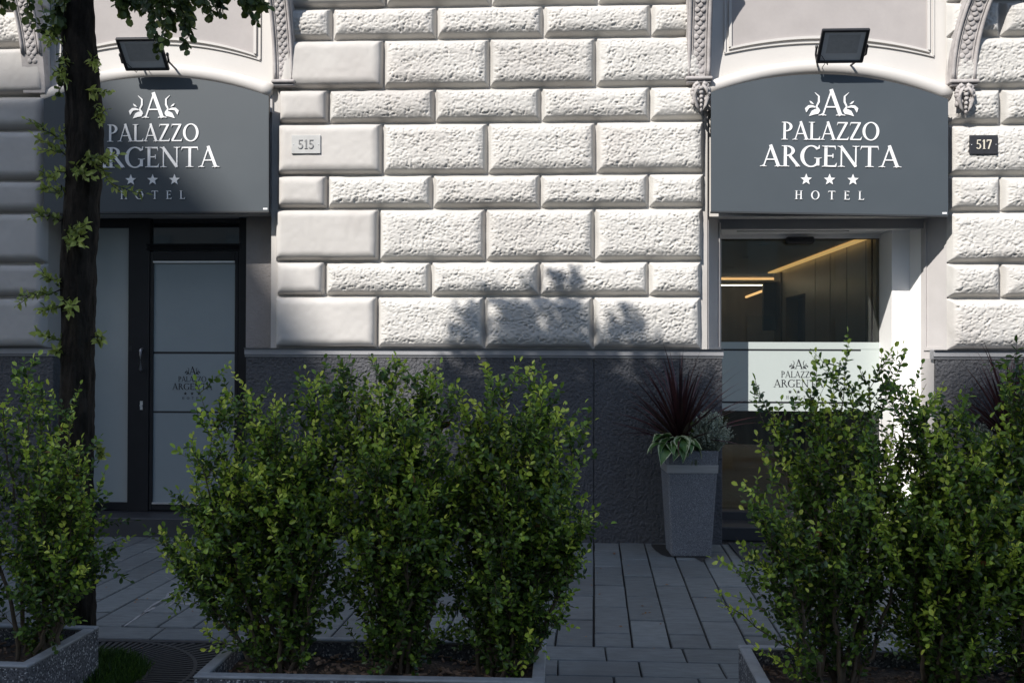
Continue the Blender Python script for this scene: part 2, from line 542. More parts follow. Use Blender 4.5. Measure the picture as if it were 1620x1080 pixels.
def vnoise(nx, nz, cx, cz, r):
    """smooth random field, cells cx by cz points"""
    gx, gz = int(nx / cx) + 4, int(nz / cz) + 4
    g = r.uniform(-1, 1, (gx, gz))
    ux = np.arange(nx) / cx; uz = np.arange(nz) / cz
    ix = ux.astype(int); iz = uz.astype(int)
    fx = ux - ix; fz = uz - iz
    fx = fx * fx * (3 - 2 * fx); fz = fz * fz * (3 - 2 * fz)
    a = g[np.ix_(ix, iz)]; b_ = g[np.ix_(ix + 1, iz)]; c = g[np.ix_(ix, iz + 1)]; d = g[np.ix_(ix + 1, iz + 1)]
    fx = fx[:, None]; fz = fz[None, :]
    return (a * (1 - fx) + b_ * fx) * (1 - fz) + (c * (1 - fx) + d * fx) * fz


_seed = [100]


def stone(x0, x1, z0, z1, rough=True, face=SF, step=.0062, edge=.048):
    _seed[0] += 1
    r = np.random.default_rng(_seed[0])
    if not rough: step, edge = .012, .034
    g = .0035
    x0 += g + r.uniform(-.002, .002); x1 -= g + r.uniform(-.002, .002); z0 += g * .6; z1 -= g * .6
    nx = max(6, int((x1 - x0) / step)); nz = max(6, int((z1 - z0) / step))
    xs = np.linspace(x0, x1, nx); zs = np.linspace(z0, z1, nz)
    XX, ZZ = np.meshgrid(xs, zs, indexing='ij')
    wob = vnoise(nx, nz, 14, 14, r) * .0035 * np.clip(np.minimum(np.minimum(XX - x0, x1 - XX), np.minimum(ZZ - z0, z1 - ZZ)) / .01, 0, 1)
    dl = XX - x0; dr = x1 - XX; db = ZZ - z0; dt = z1 - ZZ
    d = np.minimum(np.minimum(dl, dr), np.minimum(db, dt)) + wob
    d = np.clip(d, 0, None)
    ed = edge * (1 + .15 * r.standard_normal())
    t = np.clip(d / ed, 0, 1)
    ch = .030 if rough else .020
    t1 = np.clip(d / ch, 0, 1); t2 = np.clip((d - ch) / (ed * 1.5), 0, 1)
    c1 = .70 if rough else .74
    prof = c1 * t1 + (1 - c1) * (1 - (1 - t2) ** 2)
    prot = (WG + .004 - face)
    h = prot * prof
    h += .006 * vnoise(nx, nz, 45, 30, r) * t                       # uneven overall
    if rough:
        n1 = vnoise(nx, nz, 2.5, 1.7, r); n2 = vnoise(nx, nz, 1.5, 1.25, r); n3 = vnoise(nx, nz, 9, 7, r)
        pit = -np.clip(-n1 * 1.0 - n2 * .5 - .06, 0, None) * 1.15 + .35 * np.clip(n1, 0, None)
        m = np.clip((d - .012) / .04, 0, 1) * np.clip(.8 + .5 * n3, .2, 1.2) * np.clip((d - ch) / .02, 0, 1)
        h += pit * .0112 * m
    else:
        h += .0012 * vnoise(nx, nz, 3, 3, r)
    YY = WG + .004 - h
    V = np.stack([XX, YY, ZZ], -1).reshape(-1, 3)
    V -= np.array([0, D, 0])
    i, j = np.meshgrid(np.arange(nx - 1), np.arange(nz - 1), indexing='ij')
    a = (i * nz + j).ravel()
    F = np.stack([a, a + nz, a + nz + 1, a + 1], 1)
    o = bpy.data.objects.new('stone_block', fast_mesh('stone_block', V, F, M['stone'] if rough else M['smooth']))
    return link(o, bld)


# middle stretch: rows (top px, bottom px, joints)
rowsM = [
    (-78, 3, [430, 608, 776, 945, 1118]),
    (4, 55, [437, 523, 689, 859, 1031, 1118]),
    (56, 134, [437, 604.7, 773.6, 943.3, 1118]),
    (135, 189, [437, 516.7, 686.4, 855.8, 1029, 1117]),
    (190, 272, [435, 602.4, 770.4, 942.9, 1116.7]),
    (273, 326.5, [435, 514.9, 682.4, 854.4, 1027.8, 1116.5]),
    (327.5, 411, [431, 597.5, 767, 940.7, 1114.5]),
    (412, 466.5, [434, 511, 680, 854, 1027, 1112]),
    (467.5, 551, [431, 594.4, 765.5, 938.9, 1112]),
]
for k, (ya, yb, js) in enumerate(rowsM):
    z1, z0 = Z(ya), Z(yb)
    for i, (a, b_) in enumerate(zip(js[:-1], js[1:])):
        smooth_one = (i == 0) and k not in (1,)
        stone(X(a, (ya + yb) / 2), X(b_, (ya + yb) / 2), z0, z1, not smooth_one)
# left stretch
rowsL = [(-90, 12), (13, 71), (72, 148), (149, 203), (204, 283), (284, 334), (335, 414.5), (415.5, 468), (469, 550)]
for k, (ya, yb) in enumerate(rowsL):
    z1, z0 = Z(ya, 35), Z(yb, 35)
    js = [-420, -265, -100, 68] if k % 2 == 0 else [-420, -350, -185, 68]
    for a, b_ in zip(js[:-1], js[1:]):
        stone(X(a), X(b_), z0, z1, k in (1,))
# right stretch
rowsR = [(-80, -3), (-2, 53), (54, 136), (137, 193), (194, 275), (276, 332), (333, 414), (415, 470), (471, 554)]
for k, (ya, yb) in enumerate(rowsR):
    z1, z0 = Z(ya, 1560), Z(yb, 1560)
    js = [1504, 1676, 1850, 2025] if k % 2 == 0 else [1504, 1589, 1762, 1936]
    for a, b_ in zip(js[:-1], js[1:]):
        stone(X(a), X(b_), z0, z1, True)

ZT = 4.95
ZSILL = Z(551, 850)         # underside of lowest stones
zs1 = ZSILL - .002; zs0 = Z(566, 850, D - .03)
OL0, OL1 = X(86, 500, WG + .24), X(389, 500, WG + .20)          # left opening
OR0, OR1 = X(1141, 500, WG + .24), X(1457, 500, WG + .24)       # right opening
PL0, PL1 = X(68, 400, WG), X(431, 400, WG)          # outside of the splayed jambs
PR0, PR1 = X(1117, 400, WG), X(1503, 400, WG)
ZHL = Z(338, 250, WG); ZHR = Z(345, 1310, WG) + .02
# plain wall behind the stones
for a, b2 in ((X(-430), PL0 + .01), (PL1 - .01, PR0 + .01), (PR1 - .01, X(2030))):
    part(MB().box(a, b2, WG, WG + .5, zs0 - .05, ZT), 'joint_plaster', M['smooth'])


# dado slabs and sill moulding
def dado(a, b2, ln):
    mb = MB().box(a + .002, b2 - .002, D, WG + .45, -.03, zs0 - .001, .004)
    return part(mb, 'dado_slab', M['dado'])


DL = X(388, 700, D)
for a, b2 in ((DL, X(595, 700, D)), (X(595, 700, D), X(939.5, 700, D)), (X(939.5, 700, D), X(1143, 700, D))):
    dado(a, b2, 1)
DR = X(1480, 700, D)
dado(DR, X(1760, 700, D), 1); dado(X(1760, 700, D), X(2040, 700, D), 1)
dado(X(-420, 700, D), X(-200, 700, D), 1); dado(X(-200, 700, D), X(84, 700, D), 1)


def sill(a, b2):
    y0 = D - .020
    prof = [(WG + .02, zs1), (SF + .0, zs1), (y0, zs1 - .012), (y0, zs0 + .022), (y0 + .012, zs0 + .014), (D - .008, zs0 + .006), (D - .004, zs0), (WG + .02, zs0)]
    n = len(prof)
    v = [(a, y, z) for y, z in prof] + [(b2, y, z) for y, z in prof]
    f = [tuple(range(n)), tuple(range(2 * n - 1, n - 1, -1))] + [(i, n + i, n + (i + 1) % n, (i + 1) % n) for i in range(n)]
    part(MB().add(v, f), 'sill_moulding', M['sill'])


sill(DL - .005, X(1144, 560, D)); sill(DR - .02, X(2040)); sill(X(-420), X(86, 560, D))

# splayed jambs beside the doors, each with a raised panel border
RV = .24      # depth of the splay


def jamb(xo, xi, z0, z1, mat='pil', panel=True):
    y0, y1 = WG + .002, WG + RV
    mb = MB().plan([(xo, y0), (xi, y1), (xi, y1 + .25), (xo, y1 + .25)], z0, z1)
    o = part(mb, 'door_jamb', M[mat])
    if panel:
        # raised border strips lying on the splayed face
        dx, dy = xi - xo, y1 - y0
        ln = math.hypot(dx, dy); ux, uy = dx / ln, dy / ln
        nx_, ny_ = (uy, -ux) if (uy * 0 + -ux * -1) > 0 else (-uy, ux)
        if ny_ > 0: nx_, ny_ = -nx_, -ny_
        p = MB()
        def st(u0, u1, za, zb):
            q = [(xo + ux * u0, y0 + uy * u0), (xo + ux * u1, y0 + uy * u1)]
            poly = [q[0], q[1], (q[1][0] + nx_ * .012, q[1][1] + ny_ * .012), (q[0][0] + nx_ * .012, q[0][1] + ny_ * .012)]
            p.plan(poly, za, zb)
        st(.02, .045, z0 + .07, z1 - .05); st(ln - .06, ln - .035, z0 + .07, z1 - .05); st(.045, ln - .06, z0 + .07, z0 + .095)
        part(p, 'panel_border', M[mat])
    return o


jamb(PL0, OL0, zs0, ZHL, 'pil', False); part(MB().box(OL1, PL1, WG + .20, WG + .48, zs0, ZHL), 'door_jamb', M['rjamb'])
jamb(PR0, OR0, zs0, ZHR + .02, 'pil', True); jamb(PR1, OR1, zs0, ZHR + .02, 'pil', True)
# dado returns under the jambs
part(MB().plan([(X(1143, 700, D) - .004, WG + .01), (OR0, WG + RV), (OR0, WG + RV + .2), (X(1143, 700, D) - .004, WG + RV + .2)], -.03, zs0 - .001), 'dado_return', M['dado'])
part(MB().plan([(DR, D + .03), (DR, WG + RV + .2), (OR1 + .001, WG + RV + .2), (OR1 + .001, WG + RV)], -.03, zs0 - .001), 'dado_return', M['pil'])
part(MB().plan([(DL, WG + .01), (OL1, WG + RV), (OL1, WG + RV + .2), (DL, WG + RV + .2)][::-1], -.03, zs0 - .001), 'dado_return', M['dado'])


# heads of the two arches: backing wall, roll moulding, framed panel
def arc_pts(xa, za, xm, zm, xb, zb, n=28):
    """curve through three points, as a parabola"""
    A = np.array([[xa * xa, xa, 1], [xm * xm, xm, 1], [xb * xb, xb, 1]])
    c = np.linalg.solve(A, [za, zm, zb])
    xs = np.linspace(xa, xb, n)
    return [(x, c[0] * x * x + c[1] * x + c[2]) for x in xs]


def arch_head(p0, p1, left, apex, right, panel_l, panel_r, pbot, zhead):
    """pixel measures of the arch: ends and apex of the sign's top edge"""
    yb = WG + .03
    a = at(*left, 'y', SF); m = at(*apex, 'y', SF); c = at(*right, 'y', SF)
    part(MB().box(p0, p1, yb, yb + .45, zhead, ZT), 'arch_wall', M['white'])
    pts = arc_pts(p0 + .002, a.z - .01, m.x, m.z, p1 - .002, c.z - .01)
    # roll moulding
    rm = MB()
    P = [(x, yb - .030, z + .055) for x, z in pts]
    rm.tube(P, .062, 12)
    part(rm, 'arch_moulding', M['white'], smooth=True)
    fl = MB()
    fl.strip([(x, z + .02) for x, z in pts], [(x, z - .12) for x, z in pts], yb - .05, yb + .02)
    part(fl, 'arch_fillet', M['pil'])
    # recessed-looking panel with stepped border
    l = at(*panel_l, 'y', yb); r = at(*panel_r, 'y', yb); pb = at(*pbot, 'y', yb)
    bt = arc_pts(l.x, l.z, pb.x, pb.z, r.x, r.z)
    part(MB().prism(bt + [(r.x, ZT - .1), (l.x, ZT - .1)], yb - .004, yb + .02), 'arch_panel', M['beige'])
    for k, (off, wd, pr) in enumerate(((.0, .022, .020), (.045, .012, .014))):
        bb = MB()
        lo = [(x + (-off if x < pb.x else off) * abs(x - pb.x) / (r.x - l.x) * 2, z - off) for x, z in bt]
        lw = [(x + (-wd if x < pb.x else wd) * abs(x - pb.x) / (r.x - l.x) * 2, z - wd) for x, z in lo]
        bb.strip(lo, lw, yb - pr, yb + .01)
        bb.box(lw[0][0], lo[0][0], yb - pr, yb + .01, lo[0][1] - .001, ZT - .05)
        bb.box(lo[-1][0], lw[-1][0], yb - pr, yb + .01, lo[-1][1] - .001, ZT - .05)
        part(bb, 'panel_border', M['white'])
    return pts


arch_head(PL0, PL1, (70, 160), (250, 120), (427, 150), (98, 88), (402, 86), (250, 60), ZHL)
arch_head(PR0, PR1, (1124, 147), (1311, 114), (1500, 155), (1157, 75), (1466, 80), (1311, 58), ZHR)


# carved console brackets
def console(pxc_bot, py_bot, pxc_top, wpx, scales_to, cap=True, plain=None):
    y = WG
    zb = Z(py_bot, pxc_bot); zt = ZT - .1
    w_ = wpx / FPX * D
    xb = X(pxc_bot, py_bot); xt = X(pxc_top, 0)
    n = 16
    ts = np.linspace(0, 1, n)
    top0 = Z(0, pxc_bot)

    def cx(z):
        u = (z - zb) / (top0 - zb); return xb + (xt - xb) * max(0, u) ** 2.2

    def dep(z):
        u = (z - zb) / (top0 - zb); return .075 + .13 * max(0, u) ** 1.7
    body = MB()
    zz = zb + (zt - zb) * ts
    V = []
    for z in zz:
        c, d = cx(z), dep(z)
        V += [(c - w_ / 2, y + .03, z), (c - w_ / 2, y - d, z), (c + w_ / 2, y - d, z), (c + w_ / 2, y + .03, z)]
    F = [(4 * i + j, 4 * i + (j + 1) % 4, 4 * i + 4 + (j + 1) % 4, 4 * i + 4 + j) for i in range(n - 1) for j in range(4)]
    F += [(0, 1, 2, 3), (4 * n - 1, 4 * n - 2, 4 * n - 3, 4 * n - 4)]
    body.add(V, F)
    o = part(body, 'console_bracket', M['orn'])
    rails = MB()
    for s in (-1, 1):
        rails.tube([(cx(z) + s * w_ * .40, y - dep(z) - .004, z) for z in zz[0 if plain is None else 4:]], w_ * .075, 8)
        rails.tube([(cx(z) + s * w_ * .27, y - dep(z) - .001, z) for z in zz[0 if plain is None else 4:]], w_ * .03, 6)
    part(rails, 'bracket_rail', M['orn'], o, True)
    sc = MB()
    z = zb + (.05 if plain is None else plain)
    k = 0
    while z < zt - .05:
        for s in ((-1, 1) if k % 2 == 0 else (0,)):
            c = cx(z) + s * w_ * .115
            sc.lump((c, y - dep(z) + .002, z), (w_ * .125, .010, w_ * .135), k, .02, 12, 6)
        z += w_ * .17; k += 1
    part(sc, 'scale_ornament', M['orn'], o, True)
    if cap:
        cp = MB()
        cp.box(xb - w_ * .56, xb + w_ * .56, y - .11, y + .03, zb - .03, zb - .001, .008)
        cp.box(xb - w_ * .50, xb + w_ * .50, y - .09, y + .03, zb - .052, zb - .031, .006)
        part(cp, 'bracket_foot', M['orn'], o)
    return o, xb, zb


console(52, 146, 44, 36, 0, cap=False, plain=.26)
console(448, 126, 446, 34, 0)
c3, x3, z3 = console(1106, 121, 1106, 38, 0)
c4, x4, z4 = console(1526, 126, 1545, 40, 0)


def carved(x, z, br):
    """small carved shell and seed pod hanging under a bracket"""
    mb = MB(); y = SF - .02
    for k in range(6):
        mb.lump((x, y - .045 + k * .004, z - .05 - k * .034), (.020 - k * .002, .022, .017), k, .06, 10, 6)
    for s in (-1, 1):
        for k in range(6):
            a = math.radians(20 + k * 27)
            r = .066
            mb.lump((x + s * (.012 + math.sin(a) * r * .75), y - .012, z - .075 + math.cos(a) * r), (.022, .026, .024), 10 + k + s, .12, 8, 6)
        mb.tube([(x + s * .012, y - .03, z - .02), (x + s * .045, y - .04, z - .06), (x + s * .05, y - .03, z - .12), (x + s * .035, y - .025, z - .18), (x + s * .012, y - .02, z - .225)], [.012, .016, .018, .014, .007], 7)
        mb.lump((x + s * .058, y - .005, z - .15), (.018, .02, .03), 30 + s, .15, 8, 6)
        mb.lump((x + s * .032, y - .02, z - .015), (.024, .024, .02), 40 + s, .12, 8, 6)
    part(mb, 'carved_ornament', M['orn'], br, True)


carved(X(1108, 150), Z(133, 1108), c3)
carved(X(1524, 150), Z(136, 1524), c4)

# ================================================================== lettering
def ring(cx, cz, rx, rz, tx, tz, a0, a1, n=28):
    """ribbon of an ellipse ring; thickness tx at the sides, tz at top and bottom"""
    L, R = [], []
    for i in range(n + 1):
        a = math.radians(a0 + (a1 - a0) * i / n)
        L.append((cx + rx * math.cos(a), cz + rz * math.sin(a)))
        R.append((cx + (rx - tx) * math.cos(a), cz + (rz - tz) * math.sin(a)))
    return (L, R)


def bar(x0, z0, x1, z1, w_, w1=None):
    """straight stroke; width measured across"""
    dx, dz = x1 - x0, z1 - z0
    l = math.hypot(dx, dz); nx_, nz_ = -dz / l, dx / l
    w1 = w1 or w_
    return ([(x0 + nx_ * w_ / 2, z0 + nz_ * w_ / 2), (x1 + nx_ * w1 / 2, z1 + nz_ * w1 / 2)],
            [(x0 - nx_ * w_ / 2, z0 - nz_ * w_ / 2), (x1 - nx_ * w1 / 2, z1 - nz_ * w1 / 2)])


def serif(x, z, w_=.26, up=True):
    s = 1 if up else -1
    return ([(x - w_ / 2, z), (x - w_ * .25, z + s * .012), (x, z + s * .02), (x + w_ * .25, z + s * .012), (x + w_ / 2, z)][::1],
            [(x - w_ / 2, z + s * .03), (x - w_ * .25, z + s * .045), (x, z + s * .09), (x + w_ * .25, z + s * .045), (x + w_ / 2, z + s * .03)])


TK, TN = .128, .055
GL = {
    'H': (.86, [bar(.17, 0, .17, 1, TK), bar(.69, 0, .69, 1, TK), bar(.17, .52, .69, .52, TN), serif(.17, 0, .34), serif(.17, 1, .34, False), serif(.69, 0, .34), serif(.69, 1, .34, False)]),
    'A': (.92, [bar(.13, 0, .46, 1.02, TN), bar(.43, 1.03, .80, 0, TK * 1.05), bar(.23, .34, .68, .34, TN), serif(.12, 0, .28), serif(.80, 0, .34)]),
    'P': (.66, [bar(.17, 0, .17, 1, TK), ring(.24, .73, .37, .27, .15, .06, -90, 90), bar(.10, .97, .26, .97, .06), bar(.17, .49, .26, .49, .06), serif(.17, 0, .36), serif(.14, 1, .26, False)]),
    'L': (.66, [bar(.17, 0, .17, 1, TK), bar(.17, .035, .58, .035, .07), ([(.50, .0), (.62, .0)], [(.56, .07), (.65, .21)]), serif(.15, 0, .3), serif(.17, 1, .34, False)]),
    'Z': (.76, [bar(.12, .965, .66, .965, .07), bar(.08, .035, .66, .035, .07), bar(.12, .05, .60, .95, TK * .95), ([(.10, 1.0), (.16, 1.0)], [(.06, .80), (.12, .93)]), ([(.62, .0), (.68, .0)], [(.64, .07), (.74, .2)])]),
    'O': (1.0, [ring(.50, .5, .47, .52, .15, .06, 0, 360, 44)]),
    'R': (.80, [bar(.17, 0, .17, 1, TK), ring(.24, .75, .34, .25, .14, .06, -90, 90), bar(.10, .97, .26, .97, .06), bar(.17, .53, .30, .53, .06), bar(.36, .52, .74, .02, TK), serif(.17, 0, .34), serif(.72, 0, .2), serif(.14, 1, .26, False)]),
    'G': (.98, [ring(.50, .5, .47, .52, .16, .06, 42, 318, 40), bar(.80, .06, .80, .42, TK), serif(.80, .44, .32, False), ([(.80, .86), (.87, .86)], [(.84, 1.02), (.87, 1.02)])]),
    'E': (.68, [bar(.17, 0, .17, 1, TK), bar(.17, .965, .56, .965, .07), bar(.17, .52, .48, .52, .06), bar(.17, .035, .58, .035, .07), ([(.52, 1.0), (.58, 1.0)], [(.54, .93), (.60, .80)]), ([(.50, .0), (.62, .0)], [(.56, .07), (.65, .2)]), bar(.475, .42, .475, .62, .035), serif(.15, 0, .3), serif(.15, 1, .3, False)]),
    'N': (.98, [bar(.17, 0, .17, 1, TN), bar(.80, 0, .80, 1, TN), bar(.14, .99, .80, .02, TK), serif(.17, 0, .3), serif(.11, 1, .22, False), serif(.80, 1, .3, False)]),
    'T': (.84, [bar(.42, 0, .42, 1, TK), bar(.05, .965, .79, .965, .07), ([(.02, .80), (.05, 1.0)], [(.08, .93), (.10, .93)]), ([(.79, 1.0), (.82, .80)], [(.74, .93), (.76, .93)]), serif(.42, 0, .36)]),
    '5': (.66, [bar(.14, .95, .56, .95, .10), bar(.17, .98, .15, .52, .08), ring(.28, .31, .31, .31, .14, .09, -150, 115), ]),
    '1': (.44, [bar(.24, 0, .24, 1, .15), bar(.07, .80, .24, .96, .08), serif(.24, 0, .36)]),
    '7': (.66, [bar(.06, .94, .60, .94, .12), bar(.57, .93, .24, 0, .13), bar(.09, .98, .08, .76, .06)]),
}
STAR = [(math.sin(math.pi * i / 5) * (1 if i % 2 == 0 else .42), math.cos(math.pi * i / 5) * (1 if i % 2 == 0 else .42)) for i in range(10)]


def flourish(s):
    """leafy emblem beside the big A, in units of the sign layout"""
    q = lambda pts: [(s * x, -z) for x, z in pts]
    tailL = q([(-26.5, -15), (-21, -9), (-21.2, -1), (-24.2, 6), (-22.5, 10)])
    tailR = q([(-25.8, -15.3), (-18.6, -9.5), (-18.4, 0), (-22, 6.6), (-21, 9.5)])
    leafL = q([(-19, 11.2), (-25, 10.6), (-30.5, 13.5), (-34.5, 21.5)])
    leafR = q([(-17.6, 13.5), (-20.5, 18.2), (-27, 19.4), (-34.2, 21.8)])
    leaf2L = q([(-25, 6.8), (-30, 4.6), (-36, 5), (-41, 9.5), (-39, 16)])
    leaf2R = q([(-25.2, 8.6), (-30, 8.2), (-34.5, 9.2), (-36.4, 12), (-38.4, 15.6)])
    smL = q([(-27.5, 3), (-30.8, -.6), (-34, -2.2)]); smR = q([(-28, 3.3), (-32.2, 1.8), (-34.2, -1.6)])
    budL = q([(-23.6, 6), (-21, 8), (-18, 12)]); budR = q([(-24.6, 8), (-22.5, 11), (-18.5, 13)])
    return [(tailL, tailR), (leafL, leafR), (leaf2L, leaf2R), (smL, smR), (budL, budR)]


def glyph_mesh(strips, sx, sz, y0, y1, mat, name='letter', dy=.0004):
    mb = MB()
    for k, (L, R) in enumerate(strips):
        mb.strip([(x * sx, z * sz) for x, z in L], [(x * sx, z * sz) for x, z in R], y0 - k * dy, y1)
    return mb


def logo(parent, mat, u, single, thick=.010, dy=.0004):
    """whole hotel mark, centred on (0,0); u = metres per layout unit; front at -thick"""
    allm = MB()

    def put(mb, name, dx, dz, me_cache={}):
        if single:
            V = np.concatenate(mb.v) + np.array([dx, 0, dz])
            allm.add(V, mb.f)
        else:
            o = mb.build(name, mat, parent); o.location = (dx, 0, dz)
    # layout in photograph pixels of the sign, origin x=1313, y=230
    def word(txt, x0, x1, ybase, cap, space):
        adv = [GL[c][0] for c in txt]
        tot = sum(adv) + space * (len(txt) - 1)
        k = (x1 - x0) / tot
        cx_ = x0
        for c, a in zip(txt, adv):
            put(glyph_mesh(GL[c][1], k * u, cap * u, -thick, 0, mat, dy=dy), 'letter', cx_ * u, -ybase * u)
            cx_ += (a + space) * k
    word('A', -17.5, 20.5, -46, 40, 0)
    word('PALAZZO', -75, 76, -8, 28, -.02)
    word('ARGENTA', -107, 108, 34, 33, .0)
    word('HOTEL', -53, 53.5, 85, 13.5, .95)
    for sx in (-36, 0, 36):
        n = len(STAR)
        v = [(0, -thick, 0)] + [(x * 9.2 * u, -thick, z * 9.2 * u) for x, z in STAR] + [(x * 9.2 * u, 0, z * 9.2 * u) for x, z in STAR]
        f = [(0, 1 + i, 1 + (i + 1) % n) for i in range(n)] + [(1 + i, 1 + n + i, 1 + n + (i + 1) % n, 1 + (i + 1) % n) for i in range(n)]
        put(MB().add(v, f), 'star', sx * u, -54 * u)
    for s in (1, -1):
        put(glyph_mesh(flourish(s), u, u, -thick, 0, mat, dy=dy), 'leaf_emblem', 1.5 * u, 67 * u)
    if single:
        return allm


# ================================================================== signboards
def signboard(lab, tl, apex, tr, br, bl, ctr, rot, cat_group):
    u = (SIGNY) / FPX
    c = at(ctr[0], ctr[1], 'y', SIGNY)
    root = thing('hotel_sign', lab, 'sign', (c.x, SIGNY, c.z), 0, cat_group)
    P = {k: at(*p, 'y', SIGNY) - c for k, p in dict(tl=tl, ap=apex, tr=tr, br=br, bl=bl).items()}
    arc = arc_pts(P['tl'].x, P['tl'].z, P['ap'].x, P['ap'].z, P['tr'].x, P['tr'].z)
    poly = arc + [(P['br'].x, P['br'].z), (P['bl'].x, P['bl'].z)]
    MB().prism(poly, 0, .006).build('face_panel', M['sign'], root)
    # case behind, slightly smaller
    cxm = (P['bl'].x + P['br'].x) / 2; czm = (P['bl'].z + P['ap'].z) / 2
    sm = [(cxm + (x - cxm) * .992, czm + (z - czm) * .99) for x, z in poly]
    MB().prism(sm, .0065, .068).build('case', M['signedge'], root)
    t = MB().strip([(x, z) for x, z in ((P['bl'].x, P['bl'].z + .002), (P['br'].x, P['br'].z + .002))], [(P['bl'].x, P['bl'].z - .012), (P['br'].x, P['br'].z - .012)], -.002, .05)
    t.build('bottom_trim', M['signedge'], root)
    st = MB().box(P['br'].x - .045, P['br'].x - .01, -.0015, .001, P['br'].z + .012, P['br'].z + .026)
    st.build('maker_sticker', M['letter'], root)
    h = bpy.data.objects.new('lettering', None); h.empty_display_size = .05
    link(h, root); h.rotation_euler = (0, rot, 0)
    logo(h, M['letter'], u, False, .006)
    return root


signboard('arched slate grey hotel sign half behind the tree trunk over the dark door', (69, 157), (250, 122), (425, 152), (425, 334), (69, 336), (242, 232), 0.0, 'arched hotel signs over the doors')
signboard('arched slate grey hotel sign with white lettering over the bright glass entrance', (1125, 146), (1311, 118), (1500, 157), (1500, 341), (1125, 334), (1313, 230), 0.014, 'arched hotel signs over the doors')


# ================================================================== number plaques
def plaque(name, lab, p0, p1, mat, lmat, txt):
    y = SF - .012
    a = at(*p0, 'y', y); b2 = at(*p1, 'y', y)
    cx_, cz_ = (a.x + b2.x) / 2, (a.z + b2.z) / 2
    r = thing(name, lab, 'house number', (cx_, y, cz_))
    hw, hh = abs(b2.x - a.x) / 2, abs(b2.z - a.z) / 2
    MB().box(-hw, hw, 0, .018, -hh, hh, .003).build('plate', mat, r)
    adv = [GL[c][0] for c in txt]; tot = sum(adv) + .06 * 2
    k = hw * 1.12 / tot
    xx = -hw * .56
    for c, ad in zip(txt, adv):
        o = glyph_mesh(GL[c][1], k, hh * .98, -.005, .001, lmat).build('digit', lmat, r)
        o.location = (xx, 0, -hh * .47)
        xx += (ad + .06) * k
    for s in (-1, 1):
        MB().lump((s * hw * .86, -.001, 0), (.004, .003, .004), 1, 0, 8, 6).build('screw', M['chrome'], r)
    return r


M['marble'] = surf('pale_grey_marble', (.40, .40, .39), .5, .1, 12)
M['marblelet'] = surf('engraved_grey_digit', (.22, .22, .22), .6, .1)
M['slateplate'] = surf('near_black_slate_plate', (.022, .022, .026), .5, .2, 15)
M['bone'] = surf('bone_white_digit', (.62, .57, .47), .6, .1)
plaque('house_number', 'pale grey stone number plate 515 on the smooth block beside the dark door sign', (461, 214), (507, 243), M['marble'], M['marblelet'], '515')
plaque('house_number', 'black number plate 517 with bone digits on the block right of the glass entrance', (1534, 214), (1579, 244), M['slateplate'], M['bone'], '517')


# ================================================================== floodlights
def floodlight(lab, ctr, wpx, yc, mount):
    c = at(ctr[0], ctr[1], 'y', yc)
    r = thing('floodlight', lab, 'floodlight', tuple(c), 0, 'floodlights over the hotel signs')
    wd = .36; ht = .285
    h = bpy.data.objects.new('lamp_head', None)
    # head: body, bezel, glass share one tilted frame
    al = math.radians(45)
    Rx = Matrix.Rotation(al, 3, 'X')       # tips the face downwards
    def tf(mb):
        mb.v = [np.array([tuple(Rx @ Vector(p)) for p in a]) for a in mb.v]; return mb
    body = MB().box(-wd / 2 + .02, wd / 2 - .02, .012, .05, -ht / 2 + .02, ht / 2 - .02, .01)
    for k in range(7): body.box(-wd / 2 + .05 + k * .043, -wd / 2 + .056 + k * .043, .05, .068, -ht / 2 + .04, ht / 2 - .04)
    ob = tf(body).build('lamp_body', M['lampbody'], r)
    bz = MB()
    fr = .026
    bz.box(-wd / 2, wd / 2, -.014, .014, ht / 2 - fr, ht / 2, .006); bz.box(-wd / 2, wd / 2, -.014, .014, -ht / 2, -ht / 2 + fr, .006)
    bz.box(-wd / 2, -wd / 2 + fr, -.0135, .0135, -ht / 2 + fr * .6, ht / 2 - fr * .6, .004); bz.box(wd / 2 - fr, wd / 2, -.0135, .0135, -ht / 2 + fr * .6, ht / 2 - fr * .6, .004)
    tf(bz).build('bezel', M['lampbody'], r)
    tf(MB().box(-wd / 2 + fr, wd / 2 - fr, -.006, -.003, -ht / 2 + fr, ht / 2 - fr)).build('front_glass', M['lampglass'], r)
    tf(MB().box(-wd * .33, wd * .33, -.0085, -.0062, -ht * .20, ht * .34)).build('led_panel', M['lampled'], r)
    arm = MB()
    mz = mount - c.z
    yw = WG + .02 - yc
    for s in (-1, 1):
        arm.tube([(s * (wd / 2 + .012), .02, .0), (s * (wd / 2 + .012), .05, -.05), (s * wd * .33 + .02, yw - .03, mz), (s * wd * .33 + .02, yw, mz)], .0085, 6)
        arm.lump((s * (wd / 2 + .012), .02, 0), (.012, .018, .018), 2, 0, 8, 6)
    arm.build('arm', M['lampbody'], r)
    MB().tube([(-wd / 2 + .03, .04, -.06), (-wd * .25, .09, -.12), (-wd * .22, .15, mz + .0), (-wd * .22, yw, mz - .02)], .003, 5).build('cable', M['lampbody'], r)
    return r


YF = SIGNY - .20
floodlight('square black floodlight over the left sign, partly behind hanging leaves', (226, 86), 1, YF, Z(112, 250, WG))
floodlight('square black floodlight clear against the wall over the right sign', (1333, 73), 1, YF, Z(108, 1310, WG))

# ================================================================== left door
YD = WG + RV + .05         # plane of the frame face
fd = bpy.data.objects.new('entrance_door', None)
fd.location = (0, 0, 0)
link(fd, bld); fd['label'] = 'dark anthracite door with frosted panes'


def dx_(px, y=YD): return at(px, 600, 'y', y).x
def dz_(py, y=YD, px=250): return at(px, py, 'y', y).z


